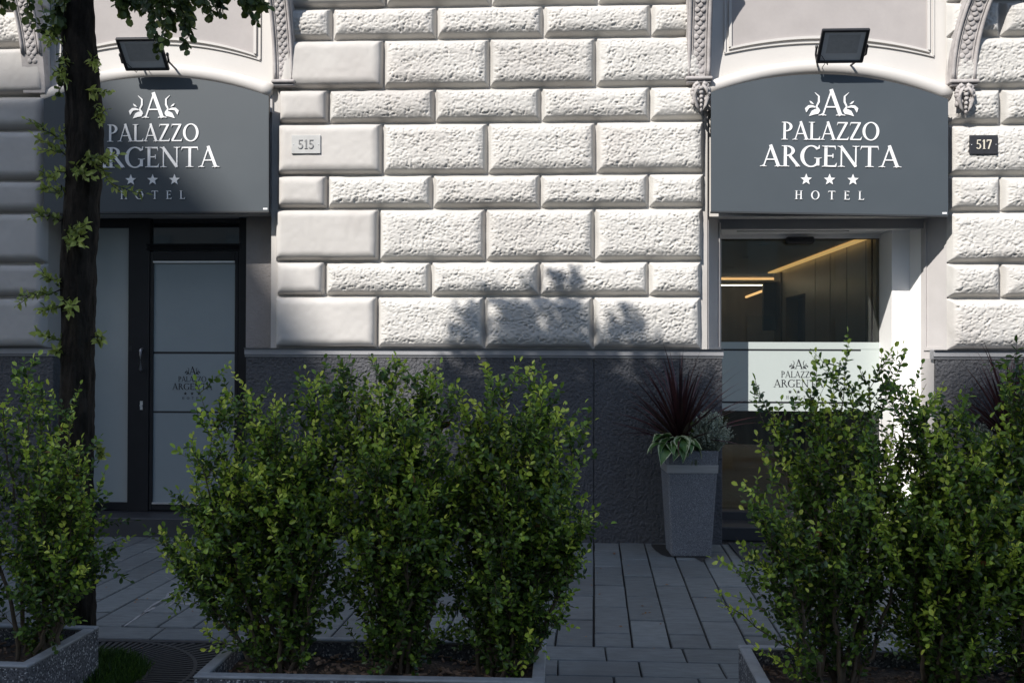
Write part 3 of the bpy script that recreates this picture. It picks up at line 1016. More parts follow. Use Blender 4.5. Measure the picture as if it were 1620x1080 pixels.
zb = dz_(808); zt = ZHL + .03
fr = MB()
XL = OL0 - .05
cs = [dx_(v) for v in (148, 203, 236, 378, 391)]
fr.box(XL, XL + .14, YD, YD + .08, zb, zt, .003)
fr.box(cs[1], cs[2], YD - .012, YD + .08, zb, zt, .004)
fr.box(cs[3], OL1 + .03, YD - .02, YD + .08, zb, zt, .004)
fr.box(XL + .14, cs[1], YD + .005, YD + .07, zb, dz_(795), .003)
fr.box(XL + .14, cs[1], YD + .005, YD + .07, dz_(360), zt, .003)
fr.box(cs[2], cs[3], YD + .002, YD + .07, dz_(386), dz_(396), .003)
fr.box(cs[2], cs[3], YD + .002, YD + .07, dz_(345), zt, .003)
part(fr, 'door_frame', M['frame'], fd)
part(MB().box(XL + .14, cs[1], YD + .03, YD + .036, dz_(795), dz_(360)), 'side_pane', M['filmpale'], fd)
part(MB().box(cs[2], cs[3], YD + .035, YD + .04, dz_(386), dz_(345)), 'transom_pane', M['darkglass'], fd)
# leaf
lf = MB()
a0, a1 = cs[2] + .004, cs[3] - .004
g0, g1 = dx_(242), dx_(371)
zl0, zl1 = zb + .006, dz_(398)
y0 = YD - .006
lf.box(a0, g0, y0, YD + .05, zl0, zl1, .005); lf.box(g1, a1, y0, YD + .05, zl0, zl1, .005)
lf.box(g0, g1, y0, YD + .05, zl0, dz_(796), .005); lf.box(g0, g1, y0, YD + .05, dz_(414), zl1, .005)
part(lf, 'door_leaf', M['frame'], fd)
for za, zb_ in ((416, 413), (797, 794)):
    part(MB().box(g0, g1, y0 - .008, y0 + .004, dz_(za), dz_(zb_), .001), 'glazing_bead', M['chrome'], fd)
zz = [dz_(796), dz_(653), dz_(650), dz_(559.5), dz_(556), dz_(414)]
for a, b2 in ((0, 1), (2, 3), (4, 5)):
    part(MB().box(g0, g1, YD + .012, YD + .018, zz[a], zz[b2]), 'door_pane', M['film'], fd)
for a, b2 in ((1, 2), (3, 4)):
    part(MB().box(g0, g1, YD + .014, YD + .017, zz[a], zz[b2]), 'pane_divider', M['black'], fd)
lg = logo(None, M['black'], 66 / 215 * YD / FPX, True, .001, .00012)
c = at(304, 606, 'y', YD + .011)
lg.v = [v + np.array([c.x, c.y, c.z]) for v in lg.v]
tag(part(lg, 'logo_print', M['black'], fd), kind='stuff')
hd = MB()
hx = dx_(225)
hd.tube([(hx, YD - .01, dz_(552)), (hx + .005, YD - .05, dz_(554)), (hx + .008, YD - .06, dz_(569)), (hx + .005, YD - .05, dz_(584)), (hx, YD - .01, dz_(586))], .012, 8)
part(hd, 'handle', M['chrome'], fd, True)
part(MB().tube([(hx + .002, YD - .03, dz_(641)), (hx + .002, YD - .01, dz_(641))], .012, 10).box(hx - .012, hx + .012, YD - .016, YD - .01, dz_(648), dz_(634)), 'lock', M['chrome'], fd)
part(MB().box(dx_(205), dx_(209), YD - .016, YD - .01, dz_(555), dz_(547)), 'keyhole_plate', M['black'], fd)
# step of the left door
part(MB().box(X(86, 800, D), X(386, 800, D) + .02, D - .02, YD + .1, -.02, zb - .002, .006), 'door_step', M['step'])
part(MB().box(OL0 - .06, OL1 + .03, YD + .5, YD + .52, 0, zt), 'back_panel', M['lwall'])

# ================================================================== right entrance
YR = WG + RV + .13          # where the reveal steps
YG = YR + .32               # glass plane
XR0 = OR0
XRa = OR1                   # outer right reveal
XRb = at(1411, 448, 'y', YR).x
XRs = at(1439, 448, 'y', YR).x
XRc = at(1391, 480, 'y', YG).x
zfl = at(1200, 805, 'y', YG).z
zso = at(1300, 362, 'y', WG + RV).z
ztop0 = at(1250, 379, 'y', YG).z
# white reveal on the right, in two steps, and on the left
part(MB().plan([(XRa, WG + RV + .001), (XRs, YR), (XRb, YR), (XRc, YG), (XRc, YG + .10), (XRa + .3, YG + .10), (XRa + .3, WG + RV + .001)], -.03, zso + .10), 'reveal', M['bright'])
part(MB().plan([(XR0 - .02, WG + RV + .001), (XR0 - .02, YG + .1), (XR0 - .3, YG + .1), (XR0 - .3, WG + RV + .001)], -.03, zso + .10), 'reveal', M['bright'])
part(MB().box(XR0 - .05, XRa + .05, WG + RV - .03, WG + RV + .03, zso, ZHR + .15), 'fascia', M['fascia'])
part(MB().box(XR0 - .3, XRa + .3, WG + RV + .03, YG + .10, zso + .002, zso + .2), 'soffit', M['bright'])
part(MB().box(XR0 + .15, XRa - .55, WG + RV + .12, WG + RV + .135, zso - .008, zso + .004).box(XRa - .565, XRa - .55, WG + RV + .12, YR, zso - .008, zso + .004), 'soffit_trim', M['white'])
part(MB().box(XR0 - .01, XRc + .005, YG - .035, YG - .006, ztop0 + .006, zso + .001, .002), 'door_header', M['bright'])
# steps
part(MB().box(XR0 - .02, XRa + .02, WG + RV - .05, YG - .02, -.02, at(1160, 832, 'y', WG + RV).z, .006), 'door_step', M['step'])
part(MB().box(XR0 - .02, XRa + .02, YG - .14, YG + .12, 0, zfl - .002, .004), 'door_step', M['step'])
# sliding glass door
gd = bpy.data.objects.new('glass_door', None); link(gd, bld); gd['label'] = 'frameless glass door with frosted band'


def gz(py): return at(1250, py, 'y', YG).z
def gx(px): return at(px, 600, 'y', YG).x


xg0 = XR0 - .02
ztop = gz(379)
part(MB().box(xg0, XRc, YG, YG + .012, gz(541), zso), 'upper_pane', M['glass'], gd)
part(MB().box(xg0, XRc, YG, YG + .012, zfl, gz(650)), 'lower_pane', M['glass'], gd)
for a, b2 in ((541, 552), (555, 635), (638, 650)):
    part(MB().box(xg0, XRc, YG - .001, YG + .013, gz(b2), gz(a)), 'frosted_band', M['filmw'], gd)
part(MB().box(xg0, gx(1362), YG + .002, YG + .010, gz(555), gz(552)).box(xg0, gx(1362), YG + .002, YG + .010, gz(638), gz(635)), 'band_line', M['black'], gd)
part(MB().box(gx(1362), XRc, YG + .002, YG + .010, gz(555), gz(552)).box(gx(1362), XRc, YG + .002, YG + .010, gz(638), gz(635)), 'band_gap', M['filmw'], gd)
part(MB().box(xg0, XRc, YG - .004, YG + .016, ztop, ztop + .006).box(gx(1379), gx(1380.5), YG - .003, YG + .014, gz(541), ztop), 'door_edge', M['frame'], gd)
lg = logo(None, M['black'], 77 / 215 * YG / FPX, True, .001, .00012)
c = at(1263, 600, 'y', YG - .0015)
lg.v = [v + np.array([c.x, c.y, c.z]) for v in lg.v]
tag(part(lg, 'logo_print', M['black'], gd), kind='stuff')
c = at(1266, 380, 'y', YG - .06)
sn = thing('door_sensor', 'small black motion sensor above the glass entrance', 'sensor', tuple(c))
MB().box(-.12, .12, -.02, .06, -.03, .03, .012).build('sensor_case', M['lampbody'], sn)
MB().box(-.085, .085, -.026, -.0205, -.018, .008, .002).build('lens_window', M['black'], sn)

# ================================================================== lobby behind the glass
YL0, YL1 = YG + .10, YG + 6.2
zc = zso + .0
def setting(mb, name, mat): return tag(mb.build(name, mat), kind='structure')


XWR = XRc + .02
YC = at(1227, 430, 'x', XWR).y        # right lobby wall ends here, room widens beyond
setting(MB().box(-1.5, XWR + 3, YL0 - .02, YL1, zfl - .05, zfl - .004), 'lobby_floor', M['lfloor'])
setting(MB().box(-1.5, XWR + 3, YL0, YL1, zc + .01, zc + .06), 'lobby_ceiling', M['ceil'])
YDo0, YDo1 = at(1274, 500, 'x', XWR).y, at(1243, 500, 'x', XWR).y
zdo = at(1260, 467, 'x', XWR).z
w1 = MB().box(XWR, XWR + .15, YL0, YDo0, zfl - .01, zc + .009)
w1.box(XWR, XWR + .15, YDo0, YDo1, zdo, zc + .009); w1.box(XWR, XWR + .15, YDo1, YC, zfl - .01, zc + .009)
setting(w1, 'lobby_side_wall', M['lwall'])
setting(MB().box(XWR + .16, XWR + 1.2, YDo0 - .2, YDo1 + .2, zfl - .02, zc - .01), 'lobby_passage', M['signedge'])
setting(MB().box(-1.5, XWR + 3, YL1 + .001, YL1 + .1, zfl - .05, zc + .06), 'lobby_back_wall', M['lwood'])
setting(MB().box(-1.5, XR0 - .31, WG + .52, WG + .62, zfl - .05, zc + .2), 'lobby_front_wall', M['lwall'])
setting(MB().box(-1.6, -1.5, WG + .62, YL1, zfl - .05, zc + .2), 'lobby_left_wall', M['lwall'])
for k in range(5):
    yy = YL0 + .35 + k * .62
    if yy < YDo0 - .1:
        part(MB().box(XWR - .003, XWR + .0, yy, yy + .006, zfl, zc), 'panel_joint', M['signedge'])
# cove strip on the right wall and linear lamps further in
cv = MB().box(XWR - .10, XWR - .02, YL0 + .25, YC, zc - .005, zc + .006).build('ceiling_light', M['cove'])
tag(cv, 'amber light strip running along the lobby ceiling behind the glass', 'light')
yb_ = YC + .9
cb = at(1143, 441, 'y', yb_); ce = at(1226, 441, 'y', yb_)
tag(MB().box(cb.x - .5, ce.x, yb_, yb_ + .03, cb.z - .012, cb.z + .012).build('ceiling_light', M['led']), 'upper horizontal orange light line deep in the lobby', 'light')
cb = at(1143, 451, 'y', yb_ + .3); ce = at(1224, 451, 'y', yb_ + .3)
tag(MB().box(cb.x - 1.6, ce.x, yb_ + .3, yb_ + .32, cb.z - .006, cb.z + .006).build('ceiling_light', M['ledw']), 'thin pale light line just below the orange one in the lobby', 'light')  # lengthened out of view to the left to brighten the lobby
p0 = at(1158, 478, 'y', yb_ + 1.3); p1 = at(1226, 453, 'y', yb_ + .2)
tag(MB().tube([tuple(p0), tuple(p1)], .018, 6).build('ceiling_light', M['led']), 'slanting orange light line above the curtains in the lobby', 'light')
tag(MB().box(at(1227, 430, 'y', YC).x - .02, at(1227, 430, 'y', YC).x + .2, YC - .4, YC, zfl, zc - .02).build('pillar', M['lwood']), 'dark narrow pillar where the lobby wall ends', 'pillar')
ps = at(1213, 424, 'y', YC + .2)
tag(MB().box(ps.x - .1, ps.x + .14, YC - .1, YC, zc - .75, zc - .12, .01).build('wall_screen', M['black']), 'black screen hung at the end of the lobby wall', 'screen')
cu = MB()
xa, xb2 = at(1140, 520, 'y', yb_ + 1.5).x - .3, at(1177, 520, 'y', yb_ + 1.5).x
n = 60
L_ = [(xa + (xb2 - xa) * i / n, yb_ + 1.5 + .04 * math.sin(i * 1.25)) for i in range(n + 1)]
v = [(x, y, zfl + .02) for x, y in L_] + [(x, y, at(1160, 490, 'y', yb_ + 1.5).z) for x, y in L_]
cu.add(v, [(i, i + 1, n + 2 + i, n + 1 + i) for i in range(n)])
tag(cu.build('curtain', M['curtain'], smooth=True), 'pale pleated curtain at the back of the lobby', 'curtain')
for k, (a, b2) in enumerate(((1210, 388), (1176, 408), (1154, 424))):
    p = at(a, b2, 'z', zc)
    tag(MB().tube([(p.x, p.y, zc + .012), (p.x, p.y, zc - .004)], .055, 16).build('downlight', M['ceil']), ('recessed ceiling downlight nearest the glass entrance', 'middle one of three recessed ceiling downlights in the lobby', 'farthest recessed ceiling downlight in the lobby')[k], 'light', 'lobby ceiling downlights')

# door mat
m0 = at(1147, 860, 'z', 0)
mt = MB().box(m0.x + .02, XRa - .05, 7.42, D + .0 - .01, .002, .012, .004).build('doormat', M['matm'])
tag(mt, 'dark doormat lying before the glass entrance', 'doormat')

# ================================================================== plants
def leaf_geo(P, dirs, nrm, size, wid, tint, curl=.12, shape=None):
    """P base points, dirs unit growth, nrm unit normals -> V,F,tint arrays; 7 verts and 6 triangles a leaf"""
    n = len(P)
    side = np.cross(dirs, nrm); side /= np.linalg.norm(side, axis=1)[:, None] + 1e-9
    nn = np.cross(side, dirs)
    tmpl = shape if shape is not None else np.array([(0, 0, 0), (.38, .42, .10), (.78, .36, .06), (1, 0, -.05), (.78, -.36, .06), (.38, -.42, .10), (.5, 0, -.04)])
    u = tmpl[:, 0][None, :, None]; v = tmpl[:, 1][None, :, None]; h = tmpl[:, 2][None, :, None]
    s = size[:, None, None]
    V = P[:, None, :] + dirs[:, None, :] * u * s + side[:, None, :] * v * s * wid[:, None, None] + nn[:, None, :] * h * s * (curl / .12)
    T = np.array([(6, 0, 1), (6, 1, 2), (6, 2, 3), (6, 3, 4), (6, 4, 5), (6, 5, 0)])
    F = (np.arange(n) * 7)[:, None, None] + T[None]
    return V.reshape(-1, 3), F.reshape(-1, 3), np.repeat(tint, 7)


def unit(a): return a / (np.linalg.norm(a, axis=-1, keepdims=True) + 1e-9)


def foliage(name, mat, P, Dr, size, wid, tint, parent, r, up=.9, kind='stuff', shape=None):
    Nn = unit(np.array([0, -.35, up * 1.25]) + r.normal(0, .55, P.shape))
    V, F, t = leaf_geo(P, unit(Dr), Nn, size, wid, tint, shape=shape)
    me = fast_mesh(name, V, F, mat, False, {'tint': t})
    o = bpy.data.objects.new(name, me)
    if kind: o['kind'] = kind
    return link(o, parent)


def twig_leaves(path, r, gap, spread=.9, start=0.15):
    """opposite pairs of leaves along a path; returns base, direction, position 0..1"""
    path = np.asarray(path)
    seg = np.linalg.norm(np.diff(path, axis=0), axis=1); L = seg.sum()
    n = max(2, int(L * (1 - start) / gap))
    ts = start * L + np.arange(n) * gap
    cum = np.concatenate([[0], np.cumsum(seg)])
    P, Dd, U = [], [], []
    a = r.uniform(0, 6)
    for t in ts:
        i = min(len(seg) - 1, np.searchsorted(cum, t) - 1 if t > 0 else 0); i = max(i, 0)
        f = (t - cum[i]) / (seg[i] + 1e-9)
        p = path[i] + (path[i + 1] - path[i]) * f
        d = unit(path[i + 1] - path[i])
        q = unit(np.cross(d, [.3, .2, 1]) if abs(d[2]) < .95 else np.array([1.0, 0, 0])); w_ = np.cross(d, q)
        a += math.pi / 2 + r.normal(0, .3)
        for s in (0, math.pi):
            o = math.cos(a + s) * q + math.sin(a + s) * w_
            P.append(p); Dd.append(unit(d * r.uniform(.35, .9) + o * spread + r.normal(0, .18, 3))); U.append(min(1, t / L))
    P.append(path[-1]); Dd.append(unit(path[-1] - path[-2])); U.append(1)
    return P, Dd, U


def shrub(lab, base, group, seed, height, spread, stems, lean=(0, 0), ysq=.62, dens=1.0, lsize=.032, tips=None, extra=None, skirt=1.0, thin=1.0):
    """many stemmed small leaved evergreen"""
    r = np.random.default_rng(seed)
    root = thing('shrub', lab, 'shrub', base, 0, group)
    wood = MB(); P, Dd, U, TI = [], [], [], []
    LP, LD = [], []

    def twig(p, d, ln, vig, rad=.0022, young=0.0):
        m = 5
        path = [p]
        dd = d
        for i in range(m):
            dd = unit(dd + np.array([0, 0, .11]) + r.normal(0, .15, 3))
            path.append(path[-1] + dd * ln / m)
        wood.tube(path, np.linspace(rad, rad * .4, m + 1), 3, closed=True)
        a, b3, u = twig_leaves(path, r, .0175 / dens)
        LP.extend(a); LD.extend(b3)
        y = np.array(u)
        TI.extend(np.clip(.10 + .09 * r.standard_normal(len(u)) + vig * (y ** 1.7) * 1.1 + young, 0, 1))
        return path

    for s in range(stems):
        ang = 2 * math.pi * (s + r.uniform(-.3, .3)) / stems
        reach = spread * r.uniform(.25, 1.0)
        h = height * r.uniform(.72, 1.0) * (1 - .25 * (reach / spread) ** 2)
        if tips is not None and s < len(tips):
            tx, ty, tz = tips[s]
        else:
            tx, ty, tz = math.cos(ang) * reach + lean[0], math.sin(ang) * reach * ysq + lean[1], h
        b0 = np.array([math.cos(ang) * .05 + tx * .12, math.sin(ang) * .04, 0])
        tip = np.array([tx, ty, tz])
        n = 14
        path = []
        wob = r.normal(0, .018, (n + 1, 3)).cumsum(axis=0) * .6
        wob -= np.linspace(0, 1, n + 1)[:, None] * wob[-1]
        for i in range(n + 1):
            t = i / n
            p = b0 + (tip - b0) * np.array([t ** .85, t ** .85, t ** 1.0])
            path.append(p + wob[i])
        wood.tube(path, np.linspace(.011, .0025, n + 1), 5, closed=True)
        a, b3, u = twig_leaves(path[-4:], r, .018)
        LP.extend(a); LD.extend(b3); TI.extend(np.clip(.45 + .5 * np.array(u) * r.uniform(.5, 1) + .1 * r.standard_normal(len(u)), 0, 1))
        for i in range(1, n + 1):
            t = i / n
            for k in range(r.integers(2, 5) if t > .3 else r.integers(1, 3)):
                if r.uniform() > thin: continue
                a_ = r.uniform(0, 2 * math.pi)
                out = np.array([math.cos(a_), math.sin(a_) * .85, r.uniform(.1, .9) + .5 * t])
                dirv = unit(out + unit(path[i] - path[i - 1]) * .6)
                ln = height * r.uniform(.13, .38) * (.60 + 1.7 * t * (1 - t) + .05)
                pp = path[i] + (path[i - 1] - path[i]) * r.uniform(0, 1)
                vig = (.10 + 1.15 * r.uniform() ** 1.5) * (.32 + .78 * t)
                tp = twig(pp, dirv, ln, vig)
                for q in range(r.integers(0, 3)):
                    j = r.integers(1, 5)
                    twig(tp[j], unit(tp[j] - tp[j - 1] + r.normal(0, .6, 3)), ln * r.uniform(.35, .7), vig * .9, .0015)
    for (q0, q1) in (extra or []):
        q0 = np.array(q0); q1 = np.array(q1)
        path = [q0 + (q1 - q0) * t + np.array([0, 0, -.03 * math.sin(t * math.pi)]) + r.normal(0, .004, 3) for t in np.linspace(0, 1, 8)]
        wood.tube(path, np.linspace(.005, .0015, 8), 4, closed=True)
        a, b3, u = twig_leaves(path, r, .017)
        LP.extend(a); LD.extend(b3); TI.extend(np.clip(.12 + .75 * np.array(u) ** 2 + .1 * r.standard_normal(len(u)), 0, 1))
        for i in (4, 5, 6, 7):
            twig(path[i], unit(q1 - q0 + r.normal(0, .5, 3)), .09, 1.0, .0015, .2)
    wood.build('branches', M['stem'], root, True)
    LP = np.array(LP); LD = np.array(LD); TI = np.array(TI)
    # flop a little towards the light, drop the odd leaf
    keep = r.uniform(0, 1, len(LP)) > .06
    LP, LD, TI = LP[keep], LD[keep], TI[keep]
    sz = lsize * r.uniform(.62, 1.12, len(LP)) * (1 - .12 * TI)
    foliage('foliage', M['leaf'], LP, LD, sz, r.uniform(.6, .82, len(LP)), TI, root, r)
    # a few dry leaves
    k = r.integers(0, len(LP), 14)
    foliage('dry_leaves', M['leafdead'], LP[k] + .004, LD[k], sz[k] * 1.15, np.full(14, 1.0), r.uniform(0, 1, 14), root, r)
    return root


# planter boxes: measured corners (x range, y range)
RIMH = .25
pb0 = at(387, 1006, 'z', RIMH); pb1 = at(863, 1010, 'z', RIMH); pf0 = at(299, 1063, 'z', RIMH); pf1 = at(861, 1077, 'z', RIMH)
MIDX0, MIDX1 = (pb0.x + pf0.x) / 2, (pb1.x + pf1.x) / 2
lb = at(157, 987, 'z', RIMH); rb = at(1167, 1020, 'z', RIMH); lf_ = at(0, 1048, 'z', RIMH)


def planter(lab, x0, x1, y0, y1, rz=0.0):
    cx_, cy_ = (x0 + x1) / 2, (y0 + y1) / 2
    r = thing('planter_box', lab, 'planter', (cx_, cy_, 0), rz, 'low aggregate planter boxes along the pavement')
    hx_, hy_ = (x1 - x0) / 2, (y1 - y0) / 2
    t = .045
    h = RIMH - .012
    mb = MB()
    mb.box(-hx_, hx_, -hy_, -hy_ + t, .012, h, .004); mb.box(-hx_, hx_, hy_ - t, hy_, .012, h, .004)
    mb.box(-hx_, -hx_ + t, -hy_ + t, hy_ - t, .0125, h, .004); mb.box(hx_ - t, hx_, -hy_ + t, hy_ - t, .0125, h, .004)
    mb.box(-hx_ + .02, hx_ - .02, -hy_ + .02, hy_ - .02, .02, .05)
    mb.build('box_wall', M['aggregate'], r)
    rm = MB(); e = .003
    rm.box(-hx_ - e, hx_ + e, -hy_ - e, -hy_ + t + e, h - .002, RIMH, .005); rm.box(-hx_ - e, hx_ + e, hy_ - t - e, hy_ + e, h - .002, RIMH, .005)
    rm.box(-hx_ - e, -hx_ + t + e, -hy_ + t + e, hy_ - t - e, h - .0025, RIMH - .0005, .004); rm.box(hx_ - t - e, hx_ + e, -hy_ + t + e, hy_ - t - e, h - .0025, RIMH - .0005, .004)
    rm.build('rim', M['rim'], r)
    # soil heaped with bark
    rr = np.random.default_rng(int(abs(cx_) * 100) + 5)
    nx, ny = 40, 18
    xs = np.linspace(-hx_ + t - .002, hx_ - t + .002, nx); ys = np.linspace(-hy_ + t - .002, hy_ - t + .002, ny)
    XX, YY = np.meshgrid(xs, ys, indexing='ij')
    H = .165 + .018 * vnoise(nx, ny, 8, 6, rr) + .008 * vnoise(nx, ny, 2, 2, rr)
    V = np.stack([XX, YY, H], -1).reshape(-1, 3)
    i, j = np.meshgrid(np.arange(nx - 1), np.arange(ny - 1), indexing='ij'); a = (i * ny + j).ravel()
    o = bpy.data.objects.new('soil', fast_mesh('soil', V, np.stack([a, a + ny, a + ny + 1, a + 1], 1), M['soil']))
    link(o, r)
    ch = MB()
    for k in range(420):
        px_, py_ = rr.uniform(-hx_ + t + .01, hx_ - t - .01), rr.uniform(-hy_ + t + .01, hy_ - t - .01)
        l, w_ = rr.uniform(.012, .04), rr.uniform(.006, .016)
        a = rr.uniform(0, math.pi); ca, sa = math.cos(a), math.sin(a); zz_ = .185 + rr.uniform(-.01, .014)
        q = [(px_ + ca * l * sx - sa * w_ * sy, py_ + sa * l * sx + ca * w_ * sy, zz_ + rr.uniform(-.006, .008)) for sx, sy in ((-.5, -.5), (.5, -.4), (.45, .5), (-.5, .35))]
        ch.add(q + [(x, y, z - .004) for x, y, z in q], [(0, 1, 2, 3), (7, 6, 5, 4), (0, 4, 5, 1), (1, 5, 6, 2), (2, 6, 7, 3), (3, 7, 4, 0)])
    tag(ch.build('bark_mulch', M['chip'], r), kind='stuff')
    return r


YB = (pb0.y + pb1.y) / 2; YFR = (pf0.y + pf1.y) / 2
rotm = math.atan2(pb1.y - pb0.y, pb1.x - pb0.x) * .5 + math.atan2(pf1.y - pf0.y, pf1.x - pf0.x) * .5
planter('dark aggregate planter box in the middle, holding three bushy shrubs', MIDX0, MIDX1, YFR - .02, YB, rotm * .7)
planter('dark speckled planter box at the left beside the tree trunk', lb.x - 1.45, lb.x, lb.y - .60, lb.y, -.03)
planter('dark speckled planter box at the right in front of the entrance', rb.x, rb.x + 1.45, rb.y - .60, rb.y, -.02)


def T(px, py, y, base):
    p = at(px, py + 26, 'y', y); return (p.x - base[0], p.y - base[1], p.z - base[2])


YM = (YB + YFR) / 2
SG = 'evergreen shrubs in the planter boxes'
bz_ = .17
B = (at(455, 900, 'y', YM).x, YM, bz_)
shrub('bushy shrub at the left end of the middle planter, one long shoot reaching left', B, SG, 21, 1.0, .40, 14, tips=[T(335, 635, YM, B), T(400, 622, YM + .1, B), T(315, 700, YM - .1, B), T(500, 612, YM, B), T(430, 640, YM - .15, B), T(320, 800, YM, B), T(545, 600, YM + .1, B), T(360, 760, YM - .15, B), T(480, 700, YM - .2, B), T(300, 880, YM - .05, B)],
      extra=[((-.05, 0, .25), T(262, 838, YM, B)), ((-.05, 0, .12), T(320, 975, YM, B))])
B = (at(625, 900, 'y', YM).x, YM + .03, bz_)
shrub('tallest green shrub in the centre of the middle planter', B, SG, 22, 1.05, .36, 14, tips=[T(620, 572, YM, B), T(660, 575, YM + .05, B), T(575, 600, YM - .05, B), T(545, 640, YM + .1, B), T(695, 625, YM, B), T(640, 660, YM - .2, B), T(590, 720, YM - .22, B), T(680, 720, YM - .2, B), T(600, 640, YM - .1, B), T(650, 820, YM - .25, B)])
B = (at(790, 900, 'y', YM).x, YM, bz_)
shrub('green shrub at the right end of the middle planter with yellow green shoots', B, SG, 23, 1.0, .38, 14, tips=[T(800, 595, YM, B), T(850, 612, YM + .05, B), T(905, 690, YM, B), T(755, 640, YM, B), T(880, 740, YM - .1, B), T(840, 680, YM - .15, B), T(730, 700, YM + .1, B), T(890, 860, YM - .05, B), T(800, 740, YM - .2, B), T(870, 640, YM, B)],
      extra=[((.05, 0, .10), T(845, 985, YM - .1, B))])
YLp = lb.y - .3
B = (at(60, 900, 'y', YLp).x, YLp, bz_)
shrub('green shrub in the left planter in front of the tree trunk', B, SG, 24, 1.0, .36, 11, tips=[T(40, 575, YLp, B), T(110, 640, YLp - .05, B), T(70, 600, YLp + .1, B), T(125, 700, YLp - .1, B), T(5, 620, YLp, B), T(60, 700, YLp - .15, B), T(140, 800, YLp - .1, B), T(-30, 700, YLp, B), T(105, 860, YLp - .15, B)], thin=.55)
B = (at(-110, 900, 'y', YLp).x, YLp, bz_)
shrub('green shrub at the very left edge, mostly outside the picture', B, SG, 25, .95, .32, 7)
YRp = rb.y - .28
B = (at(1325, 900, 'y', YRp).x, YRp, bz_)
shrub('open green shrub in the right planter standing before the white door reveal', B, SG, 26, 1.0, .38, 12, tips=[T(1375, 575, YRp, B), T(1282, 598, YRp - .05, B), T(1222, 625, YRp, B), T(1335, 600, YRp, B), T(1425, 610, YRp + .1, B), T(1200, 760, YRp - .1, B), T(1300, 680, YRp - .1, B), T(1235, 850, YRp - .15, B), T(1400, 700, YRp - .15, B), T(1340, 800, YRp - .2, B)],
      extra=[((-.05, 0, .10), T(1150, 930, YRp - .1, B)), ((-.05, -.05, .02), T(1220, 1010, YRp - .15, B))], dens=.85, thin=.85)
B = (at(1490, 900, 'y', YRp).x, YRp, bz_)
shrub('dense green shrub in the right planter left of the frame edge', B, SG, 27, 1.0, .38, 13, tips=[T(1460, 640, YRp, B), T(1500, 640, YRp + .1, B), T(1545, 690, YRp, B), T(1480, 720, YRp - .1, B), T(1440, 700, YRp, B), T(1530, 730, YRp - .15, B), T(1450, 820, YRp - .2, B), T(1580, 700, YRp, B), T(1500, 850, YRp - .2, B), T(1560, 780, YRp - .1, B)])
B = (at(1640, 900, 'y', YRp).x, YRp, bz_)
shrub('dense green shrub cut by the right frame edge', B, SG, 28, 1.05, .38, 12, tips=[T(1618, 575, YRp, B), T(1650, 600, YRp, B), T(1680, 620, YRp, B), T(1590, 720, YRp, B), T(1620, 760, YRp - .15, B), T(1600, 690, YRp + .1, B), T(1700, 760, YRp, B), T(1660, 820, YRp - .1, B), T(1600, 860, YRp - .15, B)])


# ------------------------------------------------------------------ tall granite pots
def pot(lab, cx_, cy_, rz=0.0):
    r = thing('tall_planter', lab, 'planter', (cx_, cy_, 0), rz, 'tall granite planters beside the entrance')
    H = .80

    def hw(z): return .150 + (.195 - .150) * z / H
    mb = MB()
    levels = [(.0, -.010), (.012, .0), (H - .005, .0), (H, -.005)]
    V = []
    for z, e in levels:
        w_ = hw(z) + e; c = .012
        V += [(-w_ + c, -w_, z), (w_ - c, -w_, z), (w_, -w_ + c, z), (w_, w_ - c, z), (w_ - c, w_, z), (-w_ + c, w_, z), (-w_, w_ - c, z), (-w_, -w_ + c, z)]
    w_ = hw(H) - .03
    for z in (H, H - .06):
        V += [(-w_, -w_, z), (w_, -w_, z), (w_, -w_, z), (w_, w_, z), (w_, w_, z), (-w_, w_, z), (-w_, w_, z), (-w_, -w_, z)]
    F = [(8 * i + j, 8 * i + (j + 1) % 8, 8 * i + 8 + (j + 1) % 8, 8 * i + 8 + j) for i in range(5) for j in range(8)]
    F.append(tuple(range(8)))
    mb.add(V, F)
    mb.build('pot_body', M['granite'], r)
    bd = MB()
    z0, z1 = .635, .695
    V = []
    for z, e in ((z0, .0008), (z0, .004), (z1, .004), (z1, .0008)):
        w_ = hw(z) + e
        V += [(-w_, -w_, z), (w_, -w_, z), (w_, w_, z), (-w_, w_, z)]
    bd.add(V, [(4 * i + j, 4 * i + (j + 1) % 4, 4 * i + 4 + (j + 1) % 4, 4 * i + 4 + j) for i in range(3) for j in range(4)])
    bd.build('steel_band', M['band'], r)
    w_ = hw(H) - .031
    MB().box(-w_, w_, -w_, w_, H - .10, H - .05).build('soil', M['soil'], r)
    return r


def blade_mesh(ln, wd, droop, seed):
    n = 7
    L_, R_, C_ = [], [], []
    for i in range(n):
        t = i / (n - 1)
        w_ = wd * (math.sin(math.pi * min(1, t * .9 + .12)) ** .7) * (1 - t ** 3)
        z = ln * t; x = droop * ln * t ** 2.2
        L_.append((x, -w_ / 2, z - abs(droop) * ln * .25 * t ** 3)); R_.append((x, w_ / 2, z - abs(droop) * ln * .25 * t ** 3)); C_.append((x - w_ * .22, 0, z - abs(droop) * ln * .25 * t ** 3))
    V = np.array(L_ + C_ + R_); 
    F = [(i, i + 1, n + i + 1, n + i) for i in range(n - 1)] + [(n + i, n + i + 1, 2 * n + i + 1, 2 * n + i) for i in range(n - 1)]
    tn = np.full(len(V), (seed * .37) % 1.0)
    return fast_mesh('blade', V, np.array(F), M['cordy'], True, {'tint': tn})


BL = [blade_mesh(.70 + .06 * (k % 3), .026 + .004 * (k % 2), (.03, .12, .22, .05, .3, .16)[k], k) for k in range(6)]


